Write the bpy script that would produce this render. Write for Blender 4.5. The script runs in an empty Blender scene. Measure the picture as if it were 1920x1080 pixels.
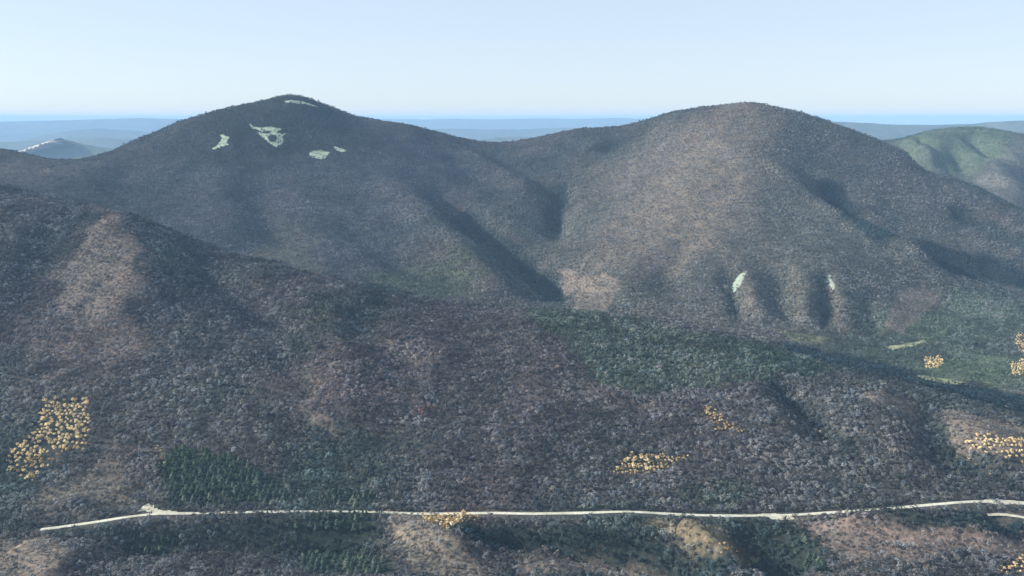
import bpy, math, random
import numpy as np

# ------------------------------------------------------------------ camera, sky, sun, exposure
S = bpy.context.scene
COL = S.collection
R = math.radians

cam_data = bpy.data.cameras.new('camera')
cam_data.sensor_width = 36.0
cam_data.lens = 31.18
cam_data.clip_start, cam_data.clip_end = 1.0, 200000.0
cam = bpy.data.objects.new('camera', cam_data)
cam.location = (0, 0, 700)
cam.rotation_euler = (R(90 - 10.826), 0, 0)
COL.objects.link(cam)
S.camera = cam

SUN_ELEV, SUN_AZ = 27.0, -88.0        # azimuth in degrees clockwise from the view direction (+Y)
world = bpy.data.worlds.new('World')
S.world = world
world.use_nodes = True
wn = world.node_tree
wn.nodes.clear()
sky = wn.nodes.new('ShaderNodeTexSky')
sky.sky_type = 'NISHITA'
sky.sun_disc = False
sky.sun_elevation = R(SUN_ELEV)
sky.sun_rotation = R(SUN_AZ)
sky.altitude = 700
sky.air_density = 1.0
sky.dust_density = 0.3
sky.ozone_density = 3.0
bg = wn.nodes.new('ShaderNodeBackground')
bg.inputs['Strength'].default_value = 0.094
wo = wn.nodes.new('ShaderNodeOutputWorld')
tone = wn.nodes.new('ShaderNodeMix')          # clear winter air: the whole dome a little cooler
tone.data_type = 'RGBA'; tone.blend_type = 'MULTIPLY'
tone.inputs['Factor'].default_value = 1.0
tone.inputs['B'].default_value = (.97, .975, 1.10, 1)
wn.links.new(sky.outputs[0], tone.inputs['A'])
veil = wn.nodes.new('ShaderNodeMix')          # thin even veil of high cloud over the whole dome
veil.data_type = 'RGBA'
veil.inputs['Factor'].default_value = 0.6
veil.inputs['B'].default_value = (5.7, 6.4, 7.0, 1)
wn.links.new(tone.outputs['Result'], veil.inputs['A'])
wn.links.new(veil.outputs['Result'], bg.inputs[0])
wn.links.new(bg.outputs[0], wo.inputs[0])

sun_data = bpy.data.lights.new('sun', 'SUN')
sun_data.energy = 5.0
sun_data.angle = R(0.5)
sun_data.color = (1.0, 0.95, 0.87)
sun = bpy.data.objects.new('sun', sun_data)
sd = (math.sin(R(SUN_AZ)) * math.cos(R(SUN_ELEV)), math.cos(R(SUN_AZ)) * math.cos(R(SUN_ELEV)), math.sin(R(SUN_ELEV)))
from mathutils import Vector
sun.rotation_euler = Vector(sd).to_track_quat('Z', 'Y').to_euler()
sun.location = (-2000, 0, 3000)
COL.objects.link(sun)

S.view_settings.view_transform = 'Standard'
S.view_settings.look = 'None'
S.view_settings.exposure = 0.64
S.view_settings.gamma = 1.0
S.view_settings.use_curve_mapping = False
S.cycles.use_denoising = True
S.cycles.max_bounces = 6
S.cycles.volume_bounces = 4
S.cycles.diffuse_bounces = 3

random.seed(7)
RNG = np.random.RandomState(7)


# ------------------------------------------------------------------ helpers
def tag(o, label, cat=None, kind=None, group=None):
    o['label'] = label
    if cat: o['category'] = cat
    if kind: o['kind'] = kind
    if group: o['group'] = group
    return o


def link(name, mesh, mat=None, parent=None):
    o = bpy.data.objects.new(name, mesh)
    if mat is not None and len(mesh.materials) == 0:
        mesh.materials.append(mat)
    COL.objects.link(o)
    if parent is not None:
        o.parent = parent
    return o


def mesh_from(name, verts, faces, color=None, normals=None, smooth_shade=True):
    """verts (n,3), faces (m,3 or m,4) numpy arrays, loaded without operators."""
    verts = np.asarray(verts, np.float32); faces = np.asarray(faces, np.int32)
    me = bpy.data.meshes.new(name)
    k = faces.shape[1]
    me.vertices.add(len(verts)); me.vertices.foreach_set('co', verts.ravel())
    me.loops.add(faces.size); me.loops.foreach_set('vertex_index', faces.ravel())
    me.polygons.add(len(faces))
    me.polygons.foreach_set('loop_start', np.arange(0, faces.size, k, dtype=np.int32))
    me.update(calc_edges=True)
    me.polygons.foreach_set('use_smooth', np.full(len(faces), smooth_shade))
    if color is not None:
        a = me.attributes.new('tint', 'FLOAT_COLOR', 'POINT')
        a.data.foreach_set('color', np.c_[color, np.ones(len(color))].astype(np.float32).ravel())
    if normals is not None:
        me.normals_split_custom_set_from_vertices(normals)
    me.validate()
    return me


def in_poly(x, y, poly):
    x = np.asarray(x); y = np.asarray(y)
    c = np.zeros(x.shape, bool)
    px = [p[0] for p in poly]; py = [p[1] for p in poly]
    bb = (x > min(px)) & (x < max(px)) & (y > min(py)) & (y < max(py))
    if not bb.any():
        return c
    xx, yy = x[bb], y[bb]
    cc = np.zeros(xx.shape, bool)
    j = len(poly) - 1
    for i in range(len(poly)):
        if (py[i] > py[j]) or (py[i] < py[j]):
            m = ((py[i] > yy) != (py[j] > yy)) & (xx < (px[j] - px[i]) * (yy - py[i]) / (py[j] - py[i]) + px[i])
            cc ^= m
        j = i
    c[bb] = cc
    return c


# ------------------------------------------------------------------ the ground's relief
def value_noise(x, y, wl, seed):
    """Smooth value noise in metres: wavelength wl, range -1..1."""
    rs = np.random.RandomState(seed)
    tab = rs.rand(256, 256) * 2 - 1
    u, v = x / wl + 1000.37, y / wl + 1000.71
    i, j = np.floor(u).astype(np.int64), np.floor(v).astype(np.int64)
    fu, fv = u - i, v - j
    fu = fu * fu * fu * (fu * (fu * 6 - 15) + 10)
    fv = fv * fv * fv * (fv * (fv * 6 - 15) + 10)
    i0, i1, j0, j1 = i % 256, (i + 1) % 256, j % 256, (j + 1) % 256
    a = tab[i0, j0] * (1 - fu) + tab[i1, j0] * fu
    b = tab[i0, j1] * (1 - fu) + tab[i1, j1] * fu
    return a * (1 - fv) + b * fv


def fbm(x, y, wl, seed, octaves=4, gain=0.5):
    s, a, n = 0.0, 1.0, 0.0
    for k in range(octaves):
        s = s + a * value_noise(x, y, wl / 2 ** k, seed + k)
        n += a
        a *= gain
    return s / n


def ridged(x, y, wl, seed, octaves=3):
    s, a, n = 0.0, 1.0, 0.0
    for k in range(octaves):
        s = s + a * (1 - 2 * np.abs(value_noise(x, y, wl / 2 ** k, seed + k)))
        n += a
        a *= 0.5
    return s / n


def poly_dist(x, y, line):
    """Distance from points to a polyline, and the fraction along it (0..1)."""
    best = np.full(x.shape, 1e9)
    frac = np.zeros(x.shape)
    segs = [(line[k], line[k + 1]) for k in range(len(line) - 1)]
    lens = [math.hypot(b[0] - a[0], b[1] - a[1]) for a, b in segs]
    total, run = sum(lens), 0.0
    for (a, b), L in zip(segs, lens):
        dx, dy = b[0] - a[0], b[1] - a[1]
        t = np.clip(((x - a[0]) * dx + (y - a[1]) * dy) / (L * L), 0, 1)
        d = np.hypot(x - a[0] - t * dx, y - a[1] - t * dy)
        m = d < best
        best = np.where(m, d, best)
        frac = np.where(m, (run + t * L) / total, frac)
        run += L
    return best, frac


X0, X1, Y0, Y1, CELL = -3800.0, 3800.0, 820.0, 6200.0, 12.0
PLAIN = 55.0
NX, NY = int((X1 - X0) / CELL) + 1, int((Y1 - Y0) / CELL) + 1


def smooth(t):
    t = np.clip(t, 0, 1)
    return t * t * (3 - 2 * t)


def build_heights(controls, ribs):
    xs, ys = X0 + CELL * np.arange(NX), Y0 + CELL * np.arange(NY)
    gx, gy = np.meshgrid(xs, ys)
    cp = np.array(controls, dtype=np.float64)
    soft = 110.0 ** 2
    d2 = (cp[:, None, 0] - cp[None, :, 0]) ** 2 + (cp[:, None, 1] - cp[None, :, 1]) ** 2
    n = len(cp)
    A = np.zeros((n + 1, n + 1))
    A[:n, :n] = -np.sqrt(d2 + soft) + np.eye(n) * -2.0 * 0
    A[np.arange(n), np.arange(n)] += 6.0
    A[:n, n] = 1
    A[n, :n] = 1
    w = np.linalg.solve(A, np.append(cp[:, 2], 0.0))
    h = np.full(gx.shape, w[n])
    for k in range(n):
        h -= w[k] * np.sqrt((gx - cp[k, 0]) ** 2 + (gy - cp[k, 1]) ** 2 + soft)
    # ribs and gullies
    wx = gx + 45 * fbm(gx, gy, 260, 71)
    wy = gy + 45 * fbm(gx, gy, 260, 81)
    for line, amp, wid in ribs:
        bx = [p[0] for p in line]
        by = [p[1] for p in line]
        m = 3 * wid + 60
        i0 = max(0, int((min(bx) - m - X0) / CELL)); i1 = min(NX, int((max(bx) + m - X0) / CELL) + 2)
        j0 = max(0, int((min(by) - m - Y0) / CELL)); j1 = min(NY, int((max(by) + m - Y0) / CELL) + 2)
        if i1 <= i0 or j1 <= j0:
            continue
        sx, sy = wx[j0:j1, i0:i1], wy[j0:j1, i0:i1]
        d, f = poly_dist(sx, sy, line)
        h[j0:j1, i0:i1] += amp * np.exp(-(d / wid) ** 2) * smooth(f / 0.25 + 0.15) * smooth((1 - f) / 0.25 + 0.15)
    # erosion-like relief, stronger where the land is high and steep
    dzx = np.gradient(h, CELL, axis=1)
    dzy = np.gradient(h, CELL, axis=0)
    steep = np.clip(np.hypot(dzx, dzy) / 0.3, 0.25, 1.2)
    h = h + steep * (9 * ridged(wx, wy, 330, 11) + 5 * fbm(gx, gy, 120, 21, 3)) + 1.2 * fbm(gx, gy, 45, 31, 2)
    # let the sheet run out into the plain at its edges
    e = np.minimum.reduce([(gx - X0) / 500, (X1 - gx) / 500, (gy - Y0) / 60 + 0.02, (Y1 - gy) / 700])
    h = PLAIN - 12 + (np.maximum(h, 62) - PLAIN + 12) * smooth(e)
    return xs, ys, h


def height_at(H, x, y):
    """Height of the ground mesh itself (two triangles per cell) at x, y."""
    x = np.asarray(x, dtype=np.float64); y = np.asarray(y, dtype=np.float64)
    u = np.clip((x - X0) / CELL, 0, NX - 1.001); v = np.clip((y - Y0) / CELL, 0, NY - 1.001)
    i = u.astype(int); j = v.astype(int)
    fu, fv = u - i, v - j
    a, b, c, d = H[j, i], H[j, i + 1], H[j + 1, i + 1], H[j + 1, i]
    low = a + (b - a) * fu + (c - b) * fv          # triangle a b c
    up = a + (c - d) * fu + (d - a) * fv           # triangle a c d
    return np.where(fu >= fv, low, up)


def grade_road(H, GX, GY, line, half=15.0):
    """Cut and fill an even bench for the surveyed road into the hillside."""
    p = np.array(line, float)
    s = np.r_[0, np.cumsum(np.linalg.norm(np.diff(p[:, :2], axis=0), axis=1))]
    gx, gy = np.meshgrid(GX, GY)
    m = (gy > p[:, 1].min() - 80) & (gy < p[:, 1].max() + 80) & (gx > p[:, 0].min() - 80) & (gx < p[:, 0].max() + 80)
    jj, ii = np.nonzero(m)
    d, f = poly_dist(gx[m], gy[m], p[:, :2].tolist())
    zt = np.interp(f * s[-1], s, p[:, 2])
    w = 1 - smooth((d - half) / 40)
    H[jj, ii] = H[jj, ii] * (1 - w) + zt * w


# survey of the place in metres: ground heights, ribs and gullies, ground cover with painted gully shade, roads, stands
CONTROLS = [
    (-1754.1, 2420.0, 618.2),(-1643.6, 2400.0, 594.2),(-1533.1, 2380.0, 570.3),(-1340.0, 2330.0, 518.9),(-1182.2, 2290.0, 497.2),(-1029.1, 2250.0, 469.6),
    (-877.3, 2200.0, 428.0),(-733.9, 2160.0, 385.4),(-593.6, 2120.0, 353.3),(-458.0, 2085.0, 331.9),(-326.2, 2050.0, 303.6),(-197.8, 2015.0, 285.0),
    (-73.2, 1985.0, 274.9),(0.0, 1970.0, 270.7),(120.5, 1960.0, 269.1),(225.8, 1930.0, 264.7),(338.9, 1895.0, 254.5),(446.1, 1850.0, 239.1),
    (546.9, 1800.0, 223.8),(639.2, 1740.0, 200.3),(723.8, 1680.0, 190.2),(801.7, 1620.0, 179.7),(875.3, 1565.0, 169.5),(924.7, 1530.0, 165.1),
    (1027.4, 1480, 162.8),(-893.4, 1190.0, 100.9),(-684.8, 1205.0, 108.5),(-561.3, 1228.0, 118.5),(-444.9, 1235.0, 120.3),(-254.8, 1238.0, 121.4),
    (-79.5, 1235.0, 119.4),(111.3, 1236.0, 119.8),(269.2, 1230.0, 118.4),(411.7, 1230.0, 118.4),(560.2, 1245.0, 121.6),(723.9, 1268.0, 125.8),
    (777.6, 1262.0, 125.0),(916.1, 1250, 118.4),(-1041.6, 1760, 290.2),(-876.3, 1755, 291.3),(-701.4, 1720, 277.5),(-481.5, 1690, 263.3),
    (-267.9, 1660, 249.7),(-60.9, 1630, 236.7),(139.7, 1600, 224.5),(333.7, 1570, 212.9),(508.8, 1500, 195.1),(668.6, 1430, 171.2),
    (818.5, 1370, 147.3),(-872.4, 1440, 177.1),(-690.7, 1440, 177.1),(-508.9, 1440, 177.1),(-326.2, 1435, 174.1),(-144.6, 1430, 171.2),
    (35.9, 1420, 165.4),(213.6, 1405, 161.6),(385.5, 1380, 152.6),(548.4, 1345, 139.2),(712.7, 1330, 136.4),(-679.5, 1085, 104.0),
    (-542.9, 1095, 98.5),(-401.8, 1100, 95.8),(-259.5, 1105, 93.1),(-112.7, 1080, 106.7),(28.6, 1095, 96.2),(173.1, 1105, 90.7),
    (311.5, 1085, 101.7),(449.0, 1075, 107.2),(592.0, 1080, 104.4),(673.5, 1075, 107.2),(-496.1, 1160, 107.9),(-194.6, 1155, 110.4),
    (105.7, 1165, 105.3),(402.4, 1150, 112.9),(626.0, 1150, 112.9),(-1897.4, 3450.0, 474.2),(-1814.0, 3600.0, 511.7),(-1775.9, 3680.0, 525.0),
    (-1695.1, 3750.0, 555.0),(-1574.9, 3850.0, 616.8),(-1460.2, 3920.0, 670.2),(-1308.0, 3960.0, 720.5),(-1127.5, 3990.0, 759.9),(-968.9, 4000.0, 787.7),
    (-854.3, 4030.0, 755.9),(-766.5, 4060.0, 716.5),(-676.7, 4090.0, 683.5),(-535.9, 4120.0, 669.1),(-393.2, 4150.0, 635.1),(-223.2, 4180.0, 593.1),
    (-37.4, 4200, 573.0),(-37.4, 4200.0, 573.0),(99.2, 4180.0, 595.6),(293.4, 4130.0, 642.6),(509.4, 4100.0, 654.9),(645.7, 4050.0, 697.7),
    (793.8, 3960.0, 729.7),(895.8, 3905.0, 739.2),(997.7, 3850.0, 748.7),(1128.9, 3830.0, 730.7),(1257.1, 3800.0, 688.6),(1421.9, 3750.0, 631.9),
    (1575.4, 3680.0, 564.1),(1696.3, 3600.0, 507.4),(1842.1, 3450.0, 408.4),(1936.8, 3350.0, 348.2),(2042.8, 3225.0, 281.8),(2148.8, 3100.0, 215.4),
    (2231.1, 3000.0, 158.8),(2313.4, 2900, 102.2),(-1795.4, 4500.0, 426.8),(-2047.4, 5350.0, 231.3),(-1104.6, 4650.0, 597.7),(-1259.6, 5500.0, 291.1),
    (-611.0, 4770.0, 479.1),(-696.7, 5620.0, 249.6),(736.1, 4700.0, 507.7),(839.4, 5550.0, 259.6),(1287.0, 4480.0, 540.7),(1467.6, 5330.0, 271.2),
    (1933.8, 4250.0, 317.4),(2205.2, 5100.0, 193.0),(2449.6, 3750.0, 25.4),(2793.4, 4600.0, 90.8),(-3257.7, 4000.0, 709.2),(-3141.6, 3980.0, 697.8),
    (-3025.5, 3960.0, 686.4),(-2909.5, 3940.0, 675.0),(-2793.4, 3920.0, 663.6),(-2677.3, 3900.0, 652.2),(-2569.8, 3870.0, 635.8),(-2462.2, 3840.0, 619.5),
    (-2354.6, 3810.0, 603.1),(-2247.1, 3780.0, 586.8),(-2139.5, 3750.0, 570.4),(-1992.4, 3720.0, 545.1),(-1859.1, 3690, 509.3),(-3420.6, 4500.0, 579.2),
    (-3054.9, 4440.0, 545.0),(-2698.2, 4370.0, 505.8),(-2359.4, 4280.0, 456.8),(-1952.1, 4190, 379.3),(-2049.2, 3500, 481.5),(-1829.2, 3400, 477.4),
    (-2314.6, 3200, 490.1),(-35.9, 4020.0, 533.2),(15.8, 3890.0, 488.3),(67.5, 3760.0, 443.4),(112.3, 3620.0, 395.4),(157.1, 3480.0, 347.4),
    (158.0, 3340.0, 303.1),(159.0, 3200.0, 258.8),(142.6, 3080.0, 229.6),(126.3, 2960.0, 200.4),(137.7, 2826.7, 184.4),(149.1, 2693.3, 168.3),
    (160.5, 2560.0, 152.2),(190.0, 2380.0, 113.0),(330.0, 2300.0, 105.0),(453.3, 2256.7, 111.5),(576.6, 2213.3, 118.1),(699.8, 2170.0, 124.6),
    (781.9, 2090.0, 121.0),(864.0, 2010.0, 117.4),(1007.7, 1920.0, 112.1),(1101.5, 1830.0, 103.6),(1263.2, 1760, 85.7),(-1893.2, 2850.0, 495.3),
    (-1782.4, 2825.0, 474.7),(-1671.6, 2800.0, 454.2),(-1560.8, 2775.0, 433.6),(-1450.0, 2750.0, 413.0),(-1315.0, 2685.0, 378.0),(-1180.0, 2620.0, 343.0),
    (-1040.0, 2570.0, 313.0),(-900.0, 2520.0, 283.0),(-750.0, 2480.0, 255.5),(-600.0, 2440.0, 228.0),(-475.0, 2410.0, 203.0),(-350.0, 2380.0, 178.0),
    (-225.0, 2370.0, 160.5),(-100.0, 2360.0, 143.0),(100, 2370, 118.0),(-968.9, 4000.0, 787.7),(-935.3, 3880.0, 686.2),(-868.8, 3700.0, 567.7),
    (-804.3, 3565.0, 501.2),(-739.8, 3430.0, 434.6),(-664.7, 3290.0, 378.8),(-589.7, 3150.0, 323.1),(-506.4, 3025.0, 284.6),(-423.2, 2900.0, 246.2),
    (-353.0, 2810.0, 218.0),(-282.8, 2720.0, 189.8),(-175.4, 2600, 171.5),(-1460.2, 3920.0, 670.2),(-1445.0, 3780.0, 609.3),(-1429.7, 3640.0, 548.3),
    (-1399.3, 3500.0, 494.1),(-1368.9, 3360.0, 439.9),(-1301.2, 3230.0, 398.5),(-1233.5, 3100.0, 357.1),(-1125.7, 3000.0, 337.1),(-1018.0, 2900, 317.2),
    (-1695.1, 3750.0, 555.0),(-1689.1, 3615.0, 524.0),(-1683.1, 3480.0, 493.0),(-1649.6, 3365.0, 470.6),(-1616.1, 3250, 448.2),(-766.5, 4060.0, 716.5),
    (-676.9, 3930.0, 640.4),(-587.3, 3800.0, 564.3),(-504.4, 3660.0, 501.3),(-421.5, 3520.0, 438.4),(-351.7, 3410.0, 395.1),(-281.9, 3300.0, 351.9),
    (-212.0, 3190.0, 308.7),(-147.2, 3080.0, 275.2),(-82.3, 2970.0, 241.7),(-17.4, 2860.0, 208.3),(31.7, 2750.0, 190.0),(80.9, 2640, 171.7),
    (-393.2, 4150.0, 635.1),(-302.5, 4050.0, 573.9),(-211.8, 3950.0, 512.7),(-139.5, 3845.0, 473.1),(-67.1, 3740.0, 433.6),(53.4, 3560.0, 392.9),
    (92.2, 3400.0, 334.8),(88.0, 3230, 274.4),(645.7, 4050.0, 697.7),(585.7, 3950.0, 641.5),(525.8, 3850.0, 585.2),(454.6, 3705.0, 515.6),
    (383.5, 3560.0, 446.1),(332.2, 3445.0, 394.1),(280.9, 3330.0, 342.2),(261.9, 3205.0, 299.2),(242.9, 3080, 256.2),(997.7, 3850.0, 748.7),
    (897.8, 3700.0, 654.3),(828.5, 3570.0, 585.0),(759.2, 3440.0, 515.7),(702.0, 3343.3, 470.5),(644.8, 3246.7, 425.3),(587.7, 3150.0, 380.2),
    (503.0, 3010.0, 324.3),(418.3, 2870.0, 268.4),(362.7, 2755.0, 228.3),(307.1, 2640.0, 188.2),(276.8, 2500, 152.3),(997.7, 3850.0, 748.7),
    (990.0, 3725.0, 681.0),(982.2, 3600.0, 613.3),(958.9, 3465.0, 547.6),(935.6, 3330.0, 481.8),(888.2, 3180.0, 418.7),(840.7, 3030.0, 355.5),
    (793.6, 2910.0, 309.3),(746.4, 2790.0, 263.1),(681.8, 2590.0, 197.7),(649.1, 2470.0, 169.0),(616.4, 2350, 140.3),(982.2, 3600.0, 613.3),
    (1070.0, 3450.0, 515.1),(1164.9, 3290.0, 415.7),(1217.6, 3190.0, 363.5),(1270.3, 3090.0, 311.3),(1381.7, 2910.0, 226.7),(1501.4, 2790.0, 176.9),
    (1622.8, 2640, 130.4),(1257.1, 3800.0, 688.6),(1285.4, 3600.0, 549.9),(1328.7, 3480.0, 474.8),(1372.0, 3360.0, 399.7),(1433.8, 3265.0, 345.8),
    (1495.7, 3170.0, 291.8),(1655.9, 3060.0, 221.5),(1801.9, 2950, 165.6),(1010.5, 2770.0, 266.2),(959.8, 2570.0, 201.6),(909.7, 2380.0, 148.3),
    (887.9, 2240, 123.4),(1258.2, 2790.0, 228.7),(1192.0, 2590.0, 165.4),(1157.4, 2475.0, 144.2),(1122.9, 2360.0, 122.9),(1045.9, 2160, 116.1),
    (1421.6, 2600.0, 147.0),(1363.8, 2460.0, 132.4),(1306.0, 2320.0, 117.9),(1254.8, 2200.0, 114.3),(1203.7, 2080, 110.8),(1696.3, 3600.0, 507.4),
    (1708.9, 3465.0, 444.9),(1721.6, 3330.0, 382.3),(1750.8, 3195.0, 330.1),(1780.0, 3060, 277.8),(1865.1, 5200.0, 363.3),(1985.9, 5233.3, 425.8),
    (2106.8, 5266.7, 488.3),(2227.6, 5300.0, 550.8),(2334.2, 5320.0, 584.6),(2492.7, 5330.0, 627.9),(2649.0, 5330.0, 643.4),(2785.4, 5320.0, 646.6),
    (2922.5, 5250.0, 619.7),(3084.9, 5200.0, 571.8),(3210.6, 5100.0, 518.3),(3336.3, 5000, 464.8),(2785.4, 5320.0, 646.6),(2751.2, 5180.0, 597.2),
    (2717.0, 5040.0, 547.7),(2682.8, 4900.0, 498.2),(2636.8, 4766.7, 459.1),(2590.9, 4633.3, 420.0),(2544.9, 4500.0, 380.9),(2499.6, 4383.3, 351.7),
    (2454.2, 4266.7, 322.5),(2408.8, 4150, 293.4),(2524.3, 5330.0, 627.9),(2488.0, 5203.3, 584.0),(2451.8, 5076.7, 540.1),(2415.6, 4950.0, 496.3),
    (2397.7, 4837.5, 464.1),(2379.9, 4725.0, 431.9),(2362.1, 4612.5, 399.7),(2344.3, 4500, 367.5),(2304.0, 5320.0, 569.0),(2283.1, 5196.7, 535.0),
    (2262.2, 5073.3, 501.0),(2241.3, 4950, 467.1),(-3600, 6100, 83.0),(-3000, 6100, 83.0),(-2400, 6100, 83.0),(-1800, 6100, 83.0),
    (-1200, 6100, 83.0),(-600, 6100, 83.0),(0, 6100, 83.0),(600, 6100, 83.0),(1200, 6100, 83.0),(1800, 6100, 83.0),
    (2400, 6100, 83.0),(3000, 6100, 83.0),(3600, 6100, 83.0),(-3700, 1500, 193.0),(3700, 1500, 103.0),(-3700, 2100, 193.0),
    (3700, 2100, 103.0),(-3700, 2700, 193.0),(3700, 2700, 103.0),(-3700, 3300, 193.0),(3700, 3300, 103.0),(-3700, 3900, 193.0),
    (3700, 3900, 103.0),(-3700, 4500, 193.0),(3700, 4500, 103.0),(-3700, 5100, 193.0),(3700, 5100, 103.0),(-3700, 5700, 193.0),
    (3700, 5700, 103.0),(-3600, 900, 82.0),(-3150, 900, 82.0),(-2700, 900, 82.0),(-2250, 900, 82.0),(-1800, 900, 82.0),
    (-1350, 900, 82.0),(-900, 900, 82.0),(-450, 900, 82.0),(0, 900, 82.0),(450, 900, 82.0),(900, 900, 82.0),
    (1350, 900, 82.0),(1800, 900, 82.0),(2250, 900, 82.0),(2700, 900, 82.0),(3150, 900, 82.0),(3600, 900, 82.0),
    (-2600, 1500, 293.0),(-2600, 1200, 197),(-2500, 2300, 553.0),(2600, 1500, 113.0),(2700, 2200, 113.0),(2700, 1900, 93.0),
]
RIBS = [
    ([(-1041.4, 2203.0), (-889.4, 2020.0), (-827.2, 1834.0), (-840.3, 1696.0)], 24, 85),
    ([(-848.0, 2224.0), (-627.1, 1897.0), (-476.0, 1753.0), (-390.4, 1615.0), (-342.3, 1411.0), (-327.1, 1276.0)], -22, 55),
    ([(-385.2, 1966.0), (-353.8, 1705.0), (-327.2, 1510.0), (-317.0, 1387.0)], 21, 70),
    ([(-1081.8, 2083.0), (-1037.9, 1888.0), (-964.7, 1693.0)], -10, 80),
    ([(-356.6, 1810.0), (-274.1, 1702.0), (-160.0, 1603.0)], -21, 45),
    ([(-237.9, 1750.0), (-197.6, 1675.0), (-130.2, 1606.0)], 14, 35),
    ([(476.1, 1624.0), (512.2, 1510.0), (545.1, 1438.0), (563.5, 1387.0)], -30, 50),
    ([(425.3, 1582.0), (454.3, 1471.0), (506.7, 1402.0)], 12, 40),
    ([(678.1, 1618.0), (715.3, 1495.0), (744.4, 1435.0)], 18, 45),
    ([(717.7, 1567.0), (750.4, 1468.0), (732.4, 1390.0), (783.6, 1303.0)], -33, 42),
    ([(824.8, 1504.0), (812.8, 1426.0), (836.3, 1369.0)], 20, 60),
    ([(-715.2, 1147.0), (-667.0, 1141.0), (-594.7, 1099.0)], 10, 40),
    ([(-618.6, 1180.0), (-425.8, 1174.0), (-243.8, 1177.0), (-173.2, 1108.0)], -31, 40),
    ([(-182.2, 1231.0), (-120.9, 1168.0), (-64.3, 1096.0)], 12, 32),
    ([(-85.5, 1204.0), (0.0, 1171.0), (105.4, 1162.0), (198.8, 1132.0), (278.2, 1093.0)], -52, 28),
    ([(15.5, 1201.0), (99.9, 1189.0), (203.8, 1165.0)], 15, 22),
    ([(210.3, 1207.0), (257.2, 1168.0), (305.3, 1117.0)], 26, 25),
    ([(319.3, 1207.0), (360.5, 1159.0), (415.3, 1099.0)], -52, 38),
    ([(437.2, 1210.0), (527.3, 1201.0), (610.6, 1180.0), (692.6, 1135.0)], 30, 34),
    ([(576.1, 1225.0), (652.6, 1204.0), (743.6, 1186.0)], -31, 22),
    ([(-14.5, 1111.0), (103.1, 1132.0), (173.5, 1108.0)], 8, 30),
    ([(684.6, 2725.0), (661.4, 2536.0), (640.6, 2359.0)], -22, 30),
    ([(829.2, 2752.0), (789.9, 2524.0), (763.3, 2332.0)], -21, 30),
    ([(927.8, 2668.0), (894.2, 2488.0), (845.8, 2320.0)], -24, 26),
    ([(1031.9, 2593.0), (997.9, 2437.0), (967.1, 2263.0)], -20, 32),
    ([(738.3, 2755.0), (721.9, 2530.0), (697.1, 2353.0)], 14, 28),
    ([(890.8, 2707.0), (848.8, 2515.0), (812.2, 2350.0)], 13, 28),
    ([(1051.6, 3457.0), (1177.7, 3268.0), (1242.4, 3118.0), (1320.5, 3025.0), (1405.7, 2962.0), (1502.6, 2932.0), (1688.9, 2872.0)], -80, 62),
    ([(998.6, 3496.0), (1153.8, 3256.0), (1241.6, 2968.0), (1402.4, 2800.0)], 58, 52),
    ([(1645.0, 3337.0), (1717.8, 3157.0), (1787.4, 3034.0)], -39, 60),
    ([(1278.4, 3061.0), (1493.1, 3073.0), (1679.2, 2995.0)], 18, 60),
    ([(367.4, 3859.0), (517.4, 3967.0), (634.7, 3976.0)], -24, 40),
    ([(605.2, 2941.0), (485.3, 2746.0), (407.5, 2554.0)], -18, 60),
    ([(297.1, 3064.0), (332.9, 2725.0), (301.6, 2587.0)], 15, 80),
    ([(-345.4, 3607.0), (-160.1, 3319.0), (0.0, 3076.0), (116.3, 2797.0), (168.8, 2593.0)], -85, 88),
    ([(-514.0, 3583.0), (-330.8, 3226.0), (-178.8, 2941.0), (-66.9, 2737.0), (0.0, 2608.0)], 48, 70),
    ([(-241.2, 4057.0), (-22.5, 3763.0), (106.1, 3529.0)], 45, 60),
    ([(186.4, 3661.0), (176.3, 3442.0), (155.7, 3211.0)], -45, 55),
    ([(-1017.9, 3475.0), (-862.0, 3103.0), (-696.3, 2863.0)], -27, 90),
    ([(-1238.1, 3583.0), (-1032.0, 3172.0), (-885.6, 2986.0)], 21, 80),
    ([(-1569.5, 3556.0), (-1438.8, 3286.0), (-1320.6, 3133.0)], -21, 90),
    ([(-623.1, 3232.0), (-430.0, 2950.0), (-270.7, 2770.0)], -24, 70),
    ([(2398.7, 5326.0), (2335.7, 4906.0), (2357.5, 4528.0)], -48, 45),
    ([(2655.9, 5278.0), (2651.9, 4954.0), (2756.6, 4834.0)], -52, 45),
    ([(2274.0, 5245.0), (1596.7, 3559.0)], -38, 45),
    ([(2719.5, 4882.0), (2700.5, 4705.0)], 30, 45),
    ([(2487.3, 5176.0), (2444.7, 4885.0), (2431.3, 4411.0)], -65, 80),
    ([(2284.8, 5194.0), (1649.2, 3541.0), (1713.0, 3400.0)], -55, 70),
    ([(2732.4, 5179.0), (2644.7, 4825.0)], -36, 60),
]
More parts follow.
